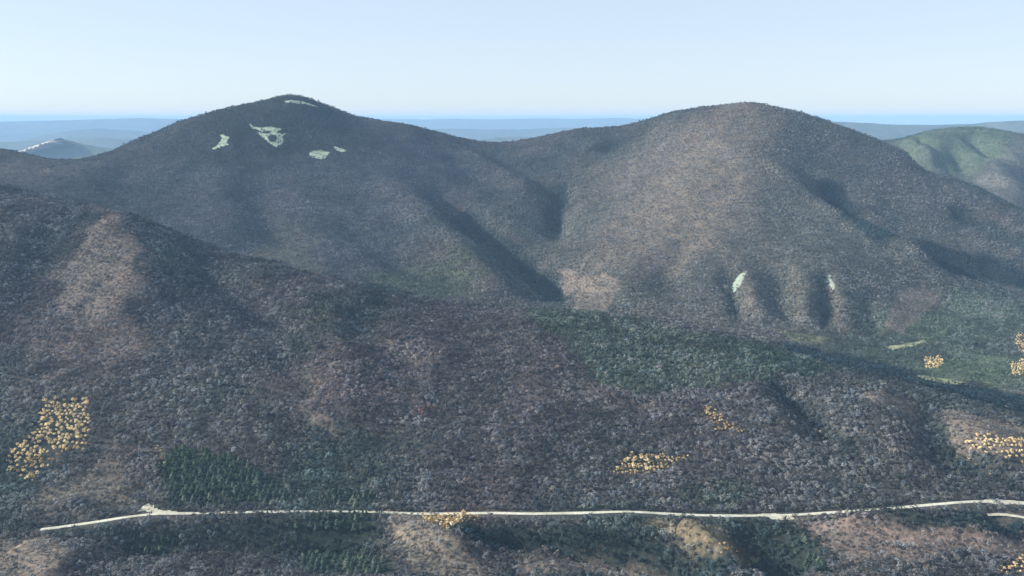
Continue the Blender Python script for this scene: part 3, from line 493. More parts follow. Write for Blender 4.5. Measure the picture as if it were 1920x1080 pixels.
GOLD = [
    ('golden tree in the large stepped plantation block above the left end of the road', 'golden trees of the stepped plantation block', [(-837.2, 1516.0), (-796.8, 1519.0), (-756.2, 1522.0), (-738.7, 1486.0), (-724.1, 1456.0), (-715.2, 1423.0), (-707.5, 1393.0), (-727.5, 1390.0), (-745.8, 1384.0), (-749.4, 1366.0), (-754.5, 1351.0), (-755.0, 1333.0), (-755.3, 1315.0), (-783.3, 1330.0), (-808.0, 1339.0), (-820.4, 1366.0), (-830.9, 1390.0), (-818.6, 1411.0), (-805.7, 1432.0), (-820.0, 1471.0)], 7.7, 1.12),
    ('golden tree in the wedge-shaped stand just below the road', 'golden trees of the wedge stand below the road', [(-136.8, 1228.0), (-115.8, 1228.0), (-94.9, 1228.0), (-72.2, 1225.0), (-49.5, 1219.0), (-47.3, 1213.0), (-45.3, 1210.0), (-59.8, 1204.0), (-73.8, 1192.0), (-81.1, 1174.0), (-88.8, 1165.0), (-105.4, 1174.0), (-122.4, 1186.0), (-129.5, 1207.0)], 5.8, 1.0),
    ('golden tree in the flat-bottomed stand on the open hillside above the road', 'golden trees of the flat-bottomed hillside stand', [(156.9, 1345.0), (166.4, 1357.0), (175.9, 1369.0), (185.7, 1378.0), (195.6, 1387.0), (218.1, 1381.0), (240.9, 1378.0), (272.6, 1384.0), (304.0, 1387.0), (281.1, 1375.0), (258.5, 1363.0), (253.6, 1354.0), (248.2, 1342.0), (232.8, 1339.0), (217.4, 1336.0), (189.7, 1336.0), (162.0, 1336.0), (159.6, 1342.0)], 6.6, 1.0),
    ('golden tree in the slanting rows below the green spur', 'golden trees in slanting rows', [(335.7, 1513.0), (346.7, 1513.0), (357.0, 1510.0), (375.6, 1471.0), (395.3, 1441.0), (371.7, 1441.0), (348.0, 1441.0), (342.2, 1477.0)], 6.3, 1.0),
    ('golden brown tree scattered over the tan shoulder at the right edge', 'golden brown trees on the tan shoulder', [(750.1, 1408.0), (765.7, 1414.0), (779.7, 1417.0), (816.2, 1408.0), (870.4, 1429.0), (841.6, 1378.0), (832.8, 1360.0), (804.4, 1366.0), (780.9, 1381.0), (766.6, 1396.0)], 6.6, 0.9),
    ('golden tree in the little gully clump right of the slanting rows', 'golden trees of the gully clump', [(524.5, 1480.0), (531.1, 1480.0), (536.6, 1477.0), (543.4, 1462.0), (546.6, 1438.0), (542.4, 1441.0), (535.9, 1438.0), (532.5, 1465.0)], 6.2, 0.8),
    ('golden tree in the far valley clump behind the dark tree band', 'golden trees of the far valley clump', [(1022.6, 2128.0), (1044.4, 2131.0), (1066.3, 2134.0), (1056.1, 2104.0), (1045.8, 2074.0), (1028.4, 2056.0), (1009.6, 2035.0), (999.7, 2041.0), (988.3, 2044.0), (1005.5, 2086.0)], 7.0, 1.0),
    ('golden brown tree in the upper clump at the valley right edge', 'golden brown trees of the upper valley edge clump', [(1379.0, 2362.0), (1395.5, 2368.0), (1412.0, 2374.0), (1359.8, 2281.0), (1300.3, 2176.0), (1294.4, 2185.0), (1290.2, 2197.0), (1335.6, 2281.0)], 8.8, 1.0),
    ('golden brown tree in the lower clump at the valley right edge', 'golden brown trees of the lower valley edge clump', [(1217.8, 2095.0), (1244.5, 2110.0), (1273.2, 2128.0), (1239.3, 2068.0), (1210.8, 2017.0), (1190.6, 2008.0), (1172.3, 2002.0), (1194.3, 2047.0)], 7.9, 1.0),
    ('golden brown tree scattered down the spur below the road', 'golden brown trees on the spur below the road', [(267.7, 1132.0), (279.7, 1129.0), (304.9, 1177.0), (323.2, 1186.0), (339.2, 1186.0), (332.8, 1183.0), (309.9, 1120.0), (290.3, 1102.0), (278.8, 1114.0), (274.0, 1126.0)], 7.9, 0.75),
    ('golden brown tree in the bottom right corner stand', 'golden brown trees of the bottom corner stand', [(636.6, 1081.0), (651.1, 1093.0), (663.9, 1102.0), (684.7, 1114.0), (707.7, 1129.0), (694.4, 1105.0), (679.2, 1078.0), (658.9, 1081.0)], 6.6, 0.9),
    ('golden tree in the thin line beside the evergreen plantation', 'golden trees lining the evergreen plantation', [(-610.9, 1414.0), (-598.7, 1408.0), (-587.9, 1405.0), (-567.8, 1372.0), (-546.8, 1336.0), (-552.4, 1336.0), (-556.8, 1333.0), (-584.2, 1375.0)], 9.7, 0.65),
    ('golden brown tree in the sparse line along the lower right gully', 'golden brown trees along the lower right gully', [(744.8, 1405.0), (749.2, 1405.0), (752.1, 1402.0), (765.2, 1378.0), (775.9, 1351.0), (771.8, 1351.0), (767.7, 1351.0), (758.3, 1381.0)], 9.7, 0.7),
]
GREEN = [
    ('dark evergreen in the broad plantation above the road', 'evergreens of the plantation above the road', [(-571.8, 1357.0), (-566.7, 1381.0), (-559.9, 1402.0), (-506.2, 1387.0), (-453.4, 1372.0), (-411.4, 1345.0), (-369.7, 1315.0), (-350.6, 1285.0), (-332.8, 1258.0), (-424.2, 1255.0), (-512.7, 1246.0), (-541.4, 1300.0)], 8.6, 1.0),
    ('dark evergreen in the small grove on the road bank right of the plantation', 'evergreens of the road bank grove', [(-283.4, 1294.0), (-248.3, 1288.0), (-213.6, 1282.0), (-207.0, 1270.0), (-200.0, 1255.0), (-231.9, 1249.0), (-264.3, 1246.0), (-274.4, 1273.0)], 9.5, 1.0),
    ('dark evergreen in the broad grove below the hidden stretch of road', 'evergreens of the grove below the road', [(-323.2, 1207.0), (-303.0, 1213.0), (-282.6, 1219.0), (-248.0, 1219.0), (-213.5, 1219.0), (-212.5, 1204.0), (-213.1, 1198.0), (-230.2, 1195.0), (-247.2, 1192.0), (-278.7, 1195.0), (-309.5, 1195.0), (-316.4, 1201.0)], 9.5, 1.05),
    ('dark evergreen in the round grove under the left road', 'evergreens of the round grove under the left road', [(-562.4, 1186.0), (-552.5, 1192.0), (-541.0, 1195.0), (-513.4, 1198.0), (-484.3, 1198.0), (-480.7, 1192.0), (-478.3, 1189.0), (-491.7, 1183.0), (-506.3, 1180.0), (-527.9, 1177.0), (-548.1, 1171.0), (-555.9, 1180.0)], 9.0, 0.95),
    ('dark evergreen in the grove at the bottom edge of the view', 'evergreens of the bottom edge grove', [(-307.6, 1183.0), (-276.7, 1183.0), (-245.9, 1183.0), (-207.7, 1162.0), (-168.4, 1126.0), (-162.0, 1105.0), (-155.7, 1084.0), (-215.8, 1093.0), (-276.9, 1102.0), (-287.9, 1126.0)], 10.0, 1.05),
    ('dark evergreen in the hollow between the two spurs below the road', 'evergreens of the hollow between the spurs', [(372.3, 1201.0), (400.7, 1192.0), (426.5, 1177.0), (426.4, 1159.0), (425.0, 1138.0), (419.5, 1111.0), (416.0, 1090.0), (402.2, 1096.0), (398.9, 1132.0), (396.6, 1144.0), (395.2, 1159.0), (385.0, 1183.0)], 9.0, 0.9),
]
RANGES = [
    ('thin pale rise on the horizon behind the saddle', 38000, [(-10331, 567.6), (-7183, 678.0), (-5386, 733.1), (-3591, 711.0), (-2244, 755.1), (-673, 733.1), (897, 766.1), (2693, 733.1), (4487, 766.1), (6283, 744.1), (8303, 722.0), (12128, 567.6)], 3500, 'far'),
    ('broad low pale hills in front of the saddle horizon', 24000, [(-3695, 365.0), (-2415, 434.9), (-1562, 476.8), (-568, 448.9), (426, 462.9), (1420, 504.8), (2414, 462.9), (3410, 406.9), (4265, 337.0)], 2500, 'far'),
    ('low blue hills behind the blue ridge at the left', 17000, [(-11308, 204.2), (-10090, 263.9), (-9280, 293.8), (-8468, 343.5), (-7660, 363.4), (-7057, 343.5), (-6357, 263.9)], 1800, 'far'),
    ('faintest blue mountain range on the horizon at the left', 30000, [(-27641, 700.0), (-18790, 630.4), (-17017, 630.4), (-15950, 665.2), (-14706, 700.0), (-13463, 734.8), (-12220, 778.3), (-11159, 752.2), (-9567, 717.4), (-7800, 630.4)], 3500, 'far'),
    ('flat-topped blue range below the faint horizon range', 22000, [(-12268, 187.2), (-11739, 264.4), (-11074, 392.9), (-10546, 469.8), (-10087, 508.2), (-9635, 469.8), (-9117, 431.4), (-8213, 315.8), (-7048, 187.2)], 2500, 'far'),
    ('low pale blue rise at the far left', 26000, [(-18651, 185.2), (-15562, 246.0), (-14326, 276.4), (-13859, 321.9), (-13093, 276.4), (-12179, 170.0)], 2500, 'far'),
    ('blue ridge with the long white scar', 11000, [(-6554, 197.9), (-6088, 262.8), (-5880, 379.2), (-5679, 430.7), (-5466, 469.4), (-5288, 424.3), (-5095, 385.6), (-4771, 359.8), (-4382, 314.6)], 1300, 'far'),
    ('small dark blue hill in the notch beside the left mountain', 7500, [(-4205, 313.4), (-4022, 348.8), (-3796, 384.2), (-3614, 419.6), (-3524, 424.0), (-3392, 401.9), (-3129, 348.8)], 900, 'far'),
    ('low dark blue hill seen through the saddle between the two mountains', 16000, [(-1520, 252.1), (-664, 327.1), (-285, 383.2), (0, 401.9), (474, 392.6), (949, 373.9), (1329, 345.8), (2090, 270.8)], 1800, 'far'),
    ('long blue range on the horizon right of the right mountain', 15000, [(3723, 665.2), (4784, 700.0), (5315, 708.7), (5760, 682.6), (6204, 665.2), (7004, 647.8), (7710, 673.9), (7973, 700.0), (8326, 717.4), (9031, 752.2), (10534, 760.9), (12310, 726.1)], 2200, 'far'),
    ('low blue hill at the foot of the far right range', 14000, [(4987, 324.5), (5645, 406.5), (6141, 431.0), (6394, 390.1), (6981, 324.5)], 1500, 'far'),
]
CREST_LINE = [
    (-1754, 2420),(-1340, 2330),(-877, 2200),(-458, 2085),(-73, 1985),(226, 1930),
    (547, 1800),(802, 1620),(1027, 1480),
]
VALLEY_LINE = [
    (-36, 4020),(67, 3760),(157, 3480),(159, 3200),(126, 2960),(149, 2693),
    (190, 2380),(453, 2257),(700, 2170),(864, 2010),(1102, 1830),
]
SCAR = [
    (-5817, 10700, 306),(-5711, 10700, 350),(-5527, 10700, 407),(-5318, 10700, 463),
]


# ------------------------------------------------------------------ materials
def new_mat(name):
    m = bpy.data.materials.new(name)
    m.use_nodes = True
    nt = m.node_tree
    b = nt.nodes['Principled BSDF']
    b.inputs['Roughness'].default_value = 0.95
    b.inputs['Specular IOR Level'].default_value = 0.1
    return m, nt, b


def noise(nt, scale, detail=4, rough=0.6, stretch=None):
    co = nt.nodes.new('ShaderNodeNewGeometry')
    n = nt.nodes.new('ShaderNodeTexNoise')
    n.inputs['Scale'].default_value = scale
    n.inputs['Detail'].default_value = detail
    n.inputs['Roughness'].default_value = rough
    if stretch:
        mp = nt.nodes.new('ShaderNodeMapping')
        mp.inputs['Scale'].default_value = stretch
        nt.links.new(co.outputs['Position'], mp.inputs['Vector'])
        nt.links.new(mp.outputs[0], n.inputs['Vector'])
    else:
        nt.links.new(co.outputs['Position'], n.inputs['Vector'])
    return n.outputs['Fac']


def ramp(nt, fac, stops):
    r = nt.nodes.new('ShaderNodeValToRGB')
    el = r.color_ramp.elements
    while len(el) < len(stops):
        el.new(0.5)
    for e, (p, c) in zip(el, stops):
        e.position = p
        e.color = (*c, 1)
    nt.links.new(fac, r.inputs[0])
    return r.outputs[0]


def mul(nt, a, b, mode='MULTIPLY', f=1.0):
    m = nt.nodes.new('ShaderNodeMix')
    m.data_type = 'RGBA'
    m.blend_type = mode
    m.inputs['Factor'].default_value = f
    nt.links.new(a, m.inputs['A'])
    nt.links.new(b, m.inputs['B'])
    return m.outputs['Result']


def attr(nt, name, kind):
    a = nt.nodes.new('ShaderNodeAttribute')
    a.attribute_type = kind
    a.attribute_name = name
    return a.outputs['Color']


def ground_material():
    m, nt, b = new_mat('forest_floor')
    fine = ramp(nt, noise(nt, 0.16, 5, 0.7), [(0.3, (.35, .37, .37)), (0.5, (.9, .9, .9)), (0.72, (1.6, 1.52, 1.45))])
    broad = ramp(nt, noise(nt, 0.02, 4), [(0.3, (.75, .8, .8)), (0.7, (1.25, 1.2, 1.15))])
    c = mul(nt, mul(nt, attr(nt, 'tint', 'GEOMETRY'), fine), broad)
    nt.links.new(c, b.inputs['Base Color'])
    bp = nt.nodes.new('ShaderNodeBump')
    bp.inputs['Strength'].default_value = 0.6
    bp.inputs['Distance'].default_value = 2.0
    nt.links.new(noise(nt, 0.2, 4), bp.inputs['Height'])
    nt.links.new(bp.outputs[0], b.inputs['Normal'])
    return m


def crown_material(name, kind, base=None):
    """kind 'stuff': colour from the tree's own tint; else base colour varied from tree to tree."""
    m, nt, b = new_mat(name)
    clump = ramp(nt, noise(nt, 0.55, 2), [(0.3, (.6, .6, .6)), (0.7, (1.45, 1.42, 1.4))])
    if kind == 'stuff':
        c = mul(nt, attr(nt, 'tint', 'INSTANCER'), clump)
    else:
        oi = nt.nodes.new('ShaderNodeObjectInfo')
        c = mul(nt, ramp(nt, oi.outputs['Random'], base), clump)
    nt.links.new(c, b.inputs['Base Color'])
    return m


def plain_material(name, stops, scale, detail=5):
    m, nt, b = new_mat(name)
    c = ramp(nt, noise(nt, scale, detail, 0.65), stops)
    c = mul(nt, c, ramp(nt, noise(nt, scale * 9, 3), [(0.3, (.8, .8, .8)), (0.7, (1.2, 1.2, 1.2))]))
    nt.links.new(c, b.inputs['Base Color'])
    return m


M_GROUND = ground_material()
M_BARE = crown_material('bare_twigs', 'stuff')
M_GOLD = crown_material('golden_leaves', 'thing', [(0, (.26, .18, .08)), (.3, (.46, .32, .14)), (.65, (.62, .46, .22)), (1, (.74, .62, .38))])
M_EVER = crown_material('evergreen_needles', 'thing', [(0, (.030, .054, .042)), (.5, (.055, .088, .064)), (.8, (.085, .118, .088)), (1, (.15, .18, .13))])
M_BARK = plain_material('bark', [(.3, (.07, .055, .045)), (.7, (.14, .115, .09))], 0.9)
M_MEADOW = plain_material('meadow_grass', [(.3, (.18, .25, .16)), (.48, (.32, .39, .27)), (.7, (.48, .53, .40))], 0.06)
M_SCRUB = plain_material('pale_scrub_grass', [(.3, (.20, .25, .19)), (.55, (.29, .35, .27)), (.8, (.40, .44, .35))], 0.08)
M_FIELD = plain_material('field_grass', [(.3, (.11, .14, .07)), (.48, (.21, .23, .13)), (.68, (.40, .38, .24))], 0.05)
M_DIRT = plain_material('pale_gravel', [(.3, (.36, .34, .25)), (.7, (.55, .53, .42))], 0.15)
M_ROAD = plain_material('pale_road_surface', [(.3, (.36, .35, .26)), (.45, (.52, .51, .40)), (.7, (.66, .64, .52))], 0.035)
M_FAR = plain_material('far_woods', [(.3, (.05, .07, .045)), (.55, (.09, .10, .07)), (.75, (.16, .15, .11))], 0.0016)
M_PLAIN = plain_material('plain_fields', [(.35, (.05, .07, .045)), (.52, (.11, .12, .085)), (.64, (.42, .37, .3))], 0.0005)
M_SCAR = plain_material('white_rock', [(.3, (.50, .42, .34)), (.7, (.74, .67, .58))], 0.01)
MATS = {'scrub': M_SCRUB, 'meadow': M_MEADOW, 'field': M_FIELD, 'dirt': M_DIRT, 'road': M_ROAD, 'far': M_FAR}


# ------------------------------------------------------------------ ground cover: what grows where, plus shade painted along gullies
def cover(x, y):
    """Colour of the woods, painted gully shade included, at x, y and how open they are (0 closed .. 1 bare)."""
    x = np.asarray(x, float); y = np.asarray(y, float)
    n1 = fbm(x, y, 190, 101, 3); n2 = fbm(x, y, 420, 111, 3); n3 = fbm(x, y, 70, 121, 2)
    base = np.array([.096, .096, .089])
    c = np.broadcast_to(base, x.shape + (3,)).copy()
    def blend(col, w):
        nonlocal c
        c = c + (np.array(col) - c) * np.clip(w, 0, 1)[..., None]
    blend((.128, .108, .096), 1.6 * n1)
    blend((.060, .078, .066), -1.6 * n1)
    blend((.108, .091, .095), 1.0 * n2)
    blend((.078, .092, .082), -1.0 * n2)
    blend((.15, .145, .13), 0.9 * (n3 - .25))
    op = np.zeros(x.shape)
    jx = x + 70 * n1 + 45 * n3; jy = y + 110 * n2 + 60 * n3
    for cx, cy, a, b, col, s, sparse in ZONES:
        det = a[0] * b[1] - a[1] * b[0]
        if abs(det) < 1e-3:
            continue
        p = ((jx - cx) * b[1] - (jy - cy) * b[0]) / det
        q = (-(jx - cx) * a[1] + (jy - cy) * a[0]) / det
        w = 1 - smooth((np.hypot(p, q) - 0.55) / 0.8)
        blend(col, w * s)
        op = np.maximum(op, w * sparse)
    far = np.clip((y - 900) / 1100, .25, 1.0)
    kx = x + far * (14 * n3 + 10 * n1); ky = y + far * (22 * n3 + 18 * n1)
    for poly, col, s, sparse in AREAS:
        w = in_poly(kx, ky, poly).astype(float)
        blend(col, w * s)
        op = np.where(w > 0, sparse, op)
    for line, wid, col, s in BANDS:
        d, _ = poly_dist(x + (jx - x) * .35 * far, y + (jy - y) * .35 * far, line)
        blend(col, (1 - smooth((d / wid - .6) / .9)) * s)
    return c, op


# ------------------------------------------------------------------ land
GX, GY, H = build_heights(CONTROLS, RIBS)


grade_road(H, GX, GY, ROAD_LEVELS)


def build_land():
    gx, gy = np.meshgrid(GX, GY)
    verts = np.stack([gx, gy, H], -1).reshape(-1, 3)
    dzx = np.gradient(H, CELL, axis=1); dzy = np.gradient(H, CELL, axis=0)
    nrm = np.stack([-dzx, -dzy, np.ones_like(H)], -1)
    nrm = (nrm / np.linalg.norm(nrm, axis=-1, keepdims=True)).reshape(-1, 3)
    col, op = cover(gx, gy)                    # litter painted darker under closed woods as shade between crowns, dry grass in the open
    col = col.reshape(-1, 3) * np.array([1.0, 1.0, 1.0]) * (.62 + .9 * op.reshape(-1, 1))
    jj, ii = np.mgrid[0:NY - 1, 0:NX - 1]
    a = (jj * NX + ii).ravel(); b = a + 1; c = a + NX + 1; d = a + NX
    tris = np.stack([np.stack([a, b, c], 1), np.stack([a, c, d], 1)], 1)       # two per cell
    cx = (gx[:-1, :-1] + CELL / 2).ravel(); cy = (gy[:-1, :-1] + CELL / 2).ravel()
    crest = np.interp(cx, [p[0] for p in CREST_LINE], [p[1] for p in CREST_LINE]) + 25
    vy = [p[1] for p in VALLEY_LINE][::-1]; vx = [p[0] for p in VALLEY_LINE][::-1]
    valley = np.interp(cy, vy, vx)
    reg = np.where(cx < valley, 1, 2)
    reg = np.where((cy > 4000) & (cx > 1900), 4, reg)
    reg = np.where((cx < -1750) & (cy > 3250), 3, reg)
    reg = np.where(cy < crest, 0, reg)
    names = [('hillside', 'wooded near hillside falling from the long slanting crest to the pale road and the broken ground below it'),
             ('mountain', 'darker left mountain with the pale clearings under its pointed summit'),
             ('mountain', 'smooth broad right mountain with the bright left flank and the green valley at its foot'),
             ('hill', 'low brown wooded hill at the left edge behind the near crest'),
             ('hill', 'green hill with dark ravines at the right edge behind the right mountain')]
    for r, (nm, lab) in enumerate(names):
        f = tris[reg == r].reshape(-1, 3)
        used = np.unique(f)
        remap = np.zeros(len(verts), np.int32); remap[used] = np.arange(len(used))
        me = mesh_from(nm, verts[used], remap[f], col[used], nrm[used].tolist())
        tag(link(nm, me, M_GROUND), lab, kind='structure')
    return crest


build_land()


def sheet_at(x, y):
    return height_at(H, x, y)


def wide_plain():
    """The lowland all round, out to the horizon, passing under the edges of the surveyed land."""
    n = 60
    xs = np.concatenate([np.linspace(-64500, -3600, 26), np.linspace(-2900, 2900, 9), np.linspace(3600, 64500, 26)])
    ys = np.concatenate([np.linspace(-2500, 500, 5), np.linspace(1500, 5600, 6), np.linspace(6400, 64500, 50)])
    gx, gy = np.meshgrid(xs, ys)
    z = np.full(gx.shape, PLAIN)
    inside = (np.abs(gx) < 3500) & (gy > 900) & (gy < 5900)
    z = np.where(inside, 44.0, z + np.where((np.abs(gx) > 4500) | (gy > 7000), 18 * fbm(gx, gy, 6000, 301, 3), 0))
    v = np.stack([gx, gy, z], -1).reshape(-1, 3)
    ny, nx = gx.shape
    jj, ii = np.mgrid[0:ny - 1, 0:nx - 1]
    a = (jj * nx + ii).ravel()
    f = np.stack([a, a + 1, a + nx + 1, a + nx], 1)
    tag(link('ground', mesh_from('ground', v, f), M_PLAIN), 'flat hazy lowland stretching to the horizon behind the mountains', kind='structure')


wide_plain()


def far_range(label, Y, skyline, depth, mat, seed):
    px = np.array([p[0] for p in skyline], float); pz = np.array([p[1] for p in skyline], float)
    nx, nd = 160, 26
    xs = np.linspace(px[0], px[-1], nx)
    top = np.interp(xs, px, pz)
    ends = smooth(np.minimum((xs - xs[0]), (xs[-1] - xs)) / (0.18 * (xs[-1] - xs[0])))
    t = np.linspace(-1, 1, nd)
    gx, gt = np.meshgrid(xs, t)
    gy = Y + gt * depth
    prof = np.clip(1 - np.abs(gt), 0, 1) ** 0.8
    spur = 1 - 0.35 * (0.5 + 0.5 * ridged(gx, gy, depth * 0.7, seed, 3)) * np.abs(gt) ** .5 * 1.2
    z = 40 + (top - 40)[None, :] * prof * spur * (0.25 + 0.75 * ends[None, :])
    z = np.where(np.abs(gt) > .999, 40.6, z)
    v = np.stack([gx, gy, np.maximum(z, 41)], -1).reshape(-1, 3)
    jj, ii = np.mgrid[0:nd - 1, 0:nx - 1]
    a = (jj * nx + ii).ravel()
    f = np.stack([a, a + 1, a + nx + 1, a + nx], 1)
    tag(link('far_hill', mesh_from('far_hill', v, f), mat), label, kind='structure')
    return xs, gy, z


for k, (lab, Y, sk, dep, mt) in enumerate(RANGES):
    far_range(lab, Y, sk, dep, MATS[mt], 400 + 10 * k)


def scar():
    """The white rock face on the flank of the blue ridge: a thick strip of rough rock."""
    n, w = 40, 7
    pts = np.array(SCAR, float)
    s = np.linspace(0, 1, len(pts)); t = np.linspace(0, 1, n)
    c = np.stack([np.interp(t, s, pts[:, k]) for k in range(3)], 1)
    v, f = [], []
    for i in range(n):
        wid = (48 + 14 * math.sin(i * 1.7) + 10 * math.sin(i * .6)) * (0.4 + 0.6 * math.sin(math.pi * min(1, (i + 2) / n)) )
        for j in range(w):
            q = j / (w - 1)
            v.append((c[i, 0], c[i, 1] - 80 - 190 * q + 8 * math.sin(i * 2.3 + j), c[i, 2] + 12 - wid * q + 3 * math.sin(i * 1.1 + 2 * j)))
        v.append((c[i, 0], c[i, 1] + 260, c[i, 2] - 40))
        v.append((c[i, 0], c[i, 1] + 160, c[i, 2] - 70))
    m = w + 2
    for i in range(n - 1):
        for j in range(m):
            a = i * m + j; b = i * m + (j + 1) % m
            f.append((a, b, b + m, a + m))
    tag(link('rock_face', mesh_from('rock_face', v, f), M_SCAR), 'long white rock scar along the slope of the far blue ridge', kind='structure')


scar()


# ------------------------------------------------------------------ roads, meadows and clearings
KEEP_OUT = []      # polygons without forest
ROAD_LINES = []


def resample(line, step):
    p = np.array(line, float)
    # rounded: Catmull-Rom through the surveyed points
    out = []
    for i in range(len(p) - 1):
        p0, p1, p2, p3 = p[max(i - 1, 0)], p[i], p[i + 1], p[min(i + 2, len(p) - 1)]
        k = max(2, int(np.linalg.norm(p2 - p1) / step))
        for t in np.arange(k) / k:
            out.append(0.5 * (2 * p1 + (p2 - p0) * t + (2 * p0 - 5 * p1 + 4 * p2 - p3) * t ** 2 + (3 * p1 - p0 - 3 * p2 + p3) * t ** 3))
    out.append(p[-1])
    return np.array(out)


def road(name, label, line, width, mat):
    p = resample(line, 5.0)
    for _ in range(3):
        p[1:-1] = (p[:-2] + 2 * p[1:-1] + p[2:]) / 4
    n = len(p)
    tdir = np.gradient(p, axis=0)
    tdir /= np.linalg.norm(tdir, axis=1, keepdims=True)
    nd = np.c_[-tdir[:, 1], tdir[:, 0]]
    wv = width * (1 + 0.16 * value_noise(p[:, 0], p[:, 1], 37, 5))
    zc = sheet_at(p[:, 0], p[:, 1])
    for o in (-.5, .5):
        q = p + nd * (wv * o)[:, None]
        zc = np.maximum(zc, sheet_at(q[:, 0], q[:, 1]))
    ker = np.ones(7) / 7
    zs = np.convolve(np.pad(zc, 3, mode='edge'), ker, 'valid')
    z = np.maximum(zs, zc) + 0.35
    offs = [(-.5 - 1.2 / width, -1.6), (-.5, -.05), (-.25, .06), (0, .1), (.25, .06), (.5, -.05), (.5 + 1.2 / width, -1.6)]
    v = np.stack([np.c_[p + nd * (wv * o)[:, None], z + dz] for o, dz in offs], 1).reshape(-1, 3)
    m = len(offs)
    f = [(i * m + j, i * m + j + 1, (i + 1) * m + j + 1, (i + 1) * m + j) for i in range(n - 1) for j in range(m - 1)]
    f = np.array(f)[:, ::-1]
    tag(link(name, mesh_from(name, v, f), mat), label, kind='structure')
    ROAD_LINES.append((p[::2].tolist(), width))


for nm, lab, ln, w, mt in ROADS:
    road(nm, lab, ln, w, MATS[mt])


def patch(name, label, poly, holes, mat, cell):
    px = [p[0] for p in poly]; py = [p[1] for p in poly]
    xs = np.arange(min(px) - cell, max(px) + 2 * cell, cell); ys = np.arange(min(py) - cell, max(py) + 2 * cell, cell)
    gx, gy = np.meshgrid(xs, ys)
    jx = gx + 5 * fbm(gx, gy, 30, 3, 3); jy = gy + 9 * fbm(gx, gy, 30, 14, 3)
    ins = in_poly(jx, jy, poly)
    for h in holes:
        ins &= ~in_poly(jx, jy, h)
    z = sheet_at(gx, gy) + 0.45 + 0.25 * value_noise(gx, gy, 8, 6)
    cells = ins[:-1, :-1] & ins[1:, 1:]
    jj, ii = np.nonzero(cells)
    nx = len(xs)
    a = jj * nx + ii
    f = np.stack([a, a + 1, a + nx + 1, a + nx], 1)
    used = np.unique(f)
    v = np.stack([gx, gy, z], -1).reshape(-1, 3)
    remap = np.zeros(len(v), np.int32); remap[used] = np.arange(len(used))
    tag(link(name, mesh_from(name, v[used], remap[f]), mat), label, kind='structure')
    KEEP_OUT.append((poly, holes))


for nm, lab, poly, holes, mt in MEADOWS:
    patch(nm, lab, poly, holes, MATS[mt], 2.0 if nm == 'clearing' else 4.0)


# ------------------------------------------------------------------ trees
def quad_cloud(centers, normals, w, l, rs):
    """Small leaf-clump or twig-spray faces at centers, roughly facing normals."""
    n = len(centers)
    nr = normals * .6 + np.array([0, 0, .75]) + rs.normal(0, .3, (n, 3)); nr /= np.linalg.norm(nr, axis=1, keepdims=True)
    t = np.cross(nr, rs.normal(0, 1, (n, 3))); t /= np.linalg.norm(t, axis=1, keepdims=True)
    b = np.cross(nr, t)
    ww = (w * rs.uniform(.6, 1.3, n))[:, None]; ll = (l * rs.uniform(.6, 1.3, n))[:, None]
    k = rs.uniform(.25, .8, (n, 1))
    v = np.stack([centers - t * ww - b * ll, centers + t * ww * k - b * ll * .8, centers + t * ww + b * ll, centers - t * ww * .7 + b * ll * k], 1)
    return v.reshape(-1, 3), np.arange(4 * n).reshape(-1, 4)


def tube(p0, p1, r0, r1, sides=5):
    p0 = np.array(p0, float); p1 = np.array(p1, float)
    d = (p1 - p0) / np.linalg.norm(p1 - p0)
    a = np.cross(d, [0.31, .95, .1]); a /= np.linalg.norm(a); b = np.cross(d, a)
    th = np.arange(sides) * 2 * math.pi / sides
    ring = np.cos(th)[:, None] * a + np.sin(th)[:, None] * b
    v = np.vstack([p0 + ring * r0, p1 + ring * r1])
    f = [(i, (i + 1) % sides, sides + (i + 1) % sides, sides + i) for i in range(sides)]
    return v, np.array(f)


def join(bits):
    vs, fs, o = [], [], 0
    for v, f in bits:
        vs.append(v); fs.append(np.asarray(f) + o); o += len(v)
    return np.vstack(vs), np.vstack(fs)


def round_crown(rs, r, h, z0, n, w):
    """Sprays filling an uneven dome: several lobes, gaps between."""
    lobes = rs.normal(0, .38, (7, 3)) * np.array([r, r, h * .5]) + np.array([0, 0, z0 + h * .5])
    k = rs.randint(0, 7, n)
    d = rs.normal(0, 1, (n, 3)); d[:, 2] = np.abs(d[:, 2]) * 1.0 - .1
    d /= np.linalg.norm(d, axis=1, keepdims=True)
    c = lobes[k] + d * np.array([r, r, h * .5]) * rs.uniform(.35, .62, (n, 1))
    return quad_cloud(c, d, w, w * 1.15, rs)


def cone_crown(rs, r, h, z0, n, w):
    t = rs.rand(n) ** 1.5
    ang = rs.rand(n) * 2 * math.pi
    rr = r * (1 - t) * rs.uniform(.55, 1.1, n) + .15
    c = np.c_[np.cos(ang) * rr, np.sin(ang) * rr, z0 + h * t]
    d = np.c_[np.cos(ang) * .8, np.sin(ang) * .8, np.full(n, .7)]
    return quad_cloud(c, d, w, w * 1.2, rs)


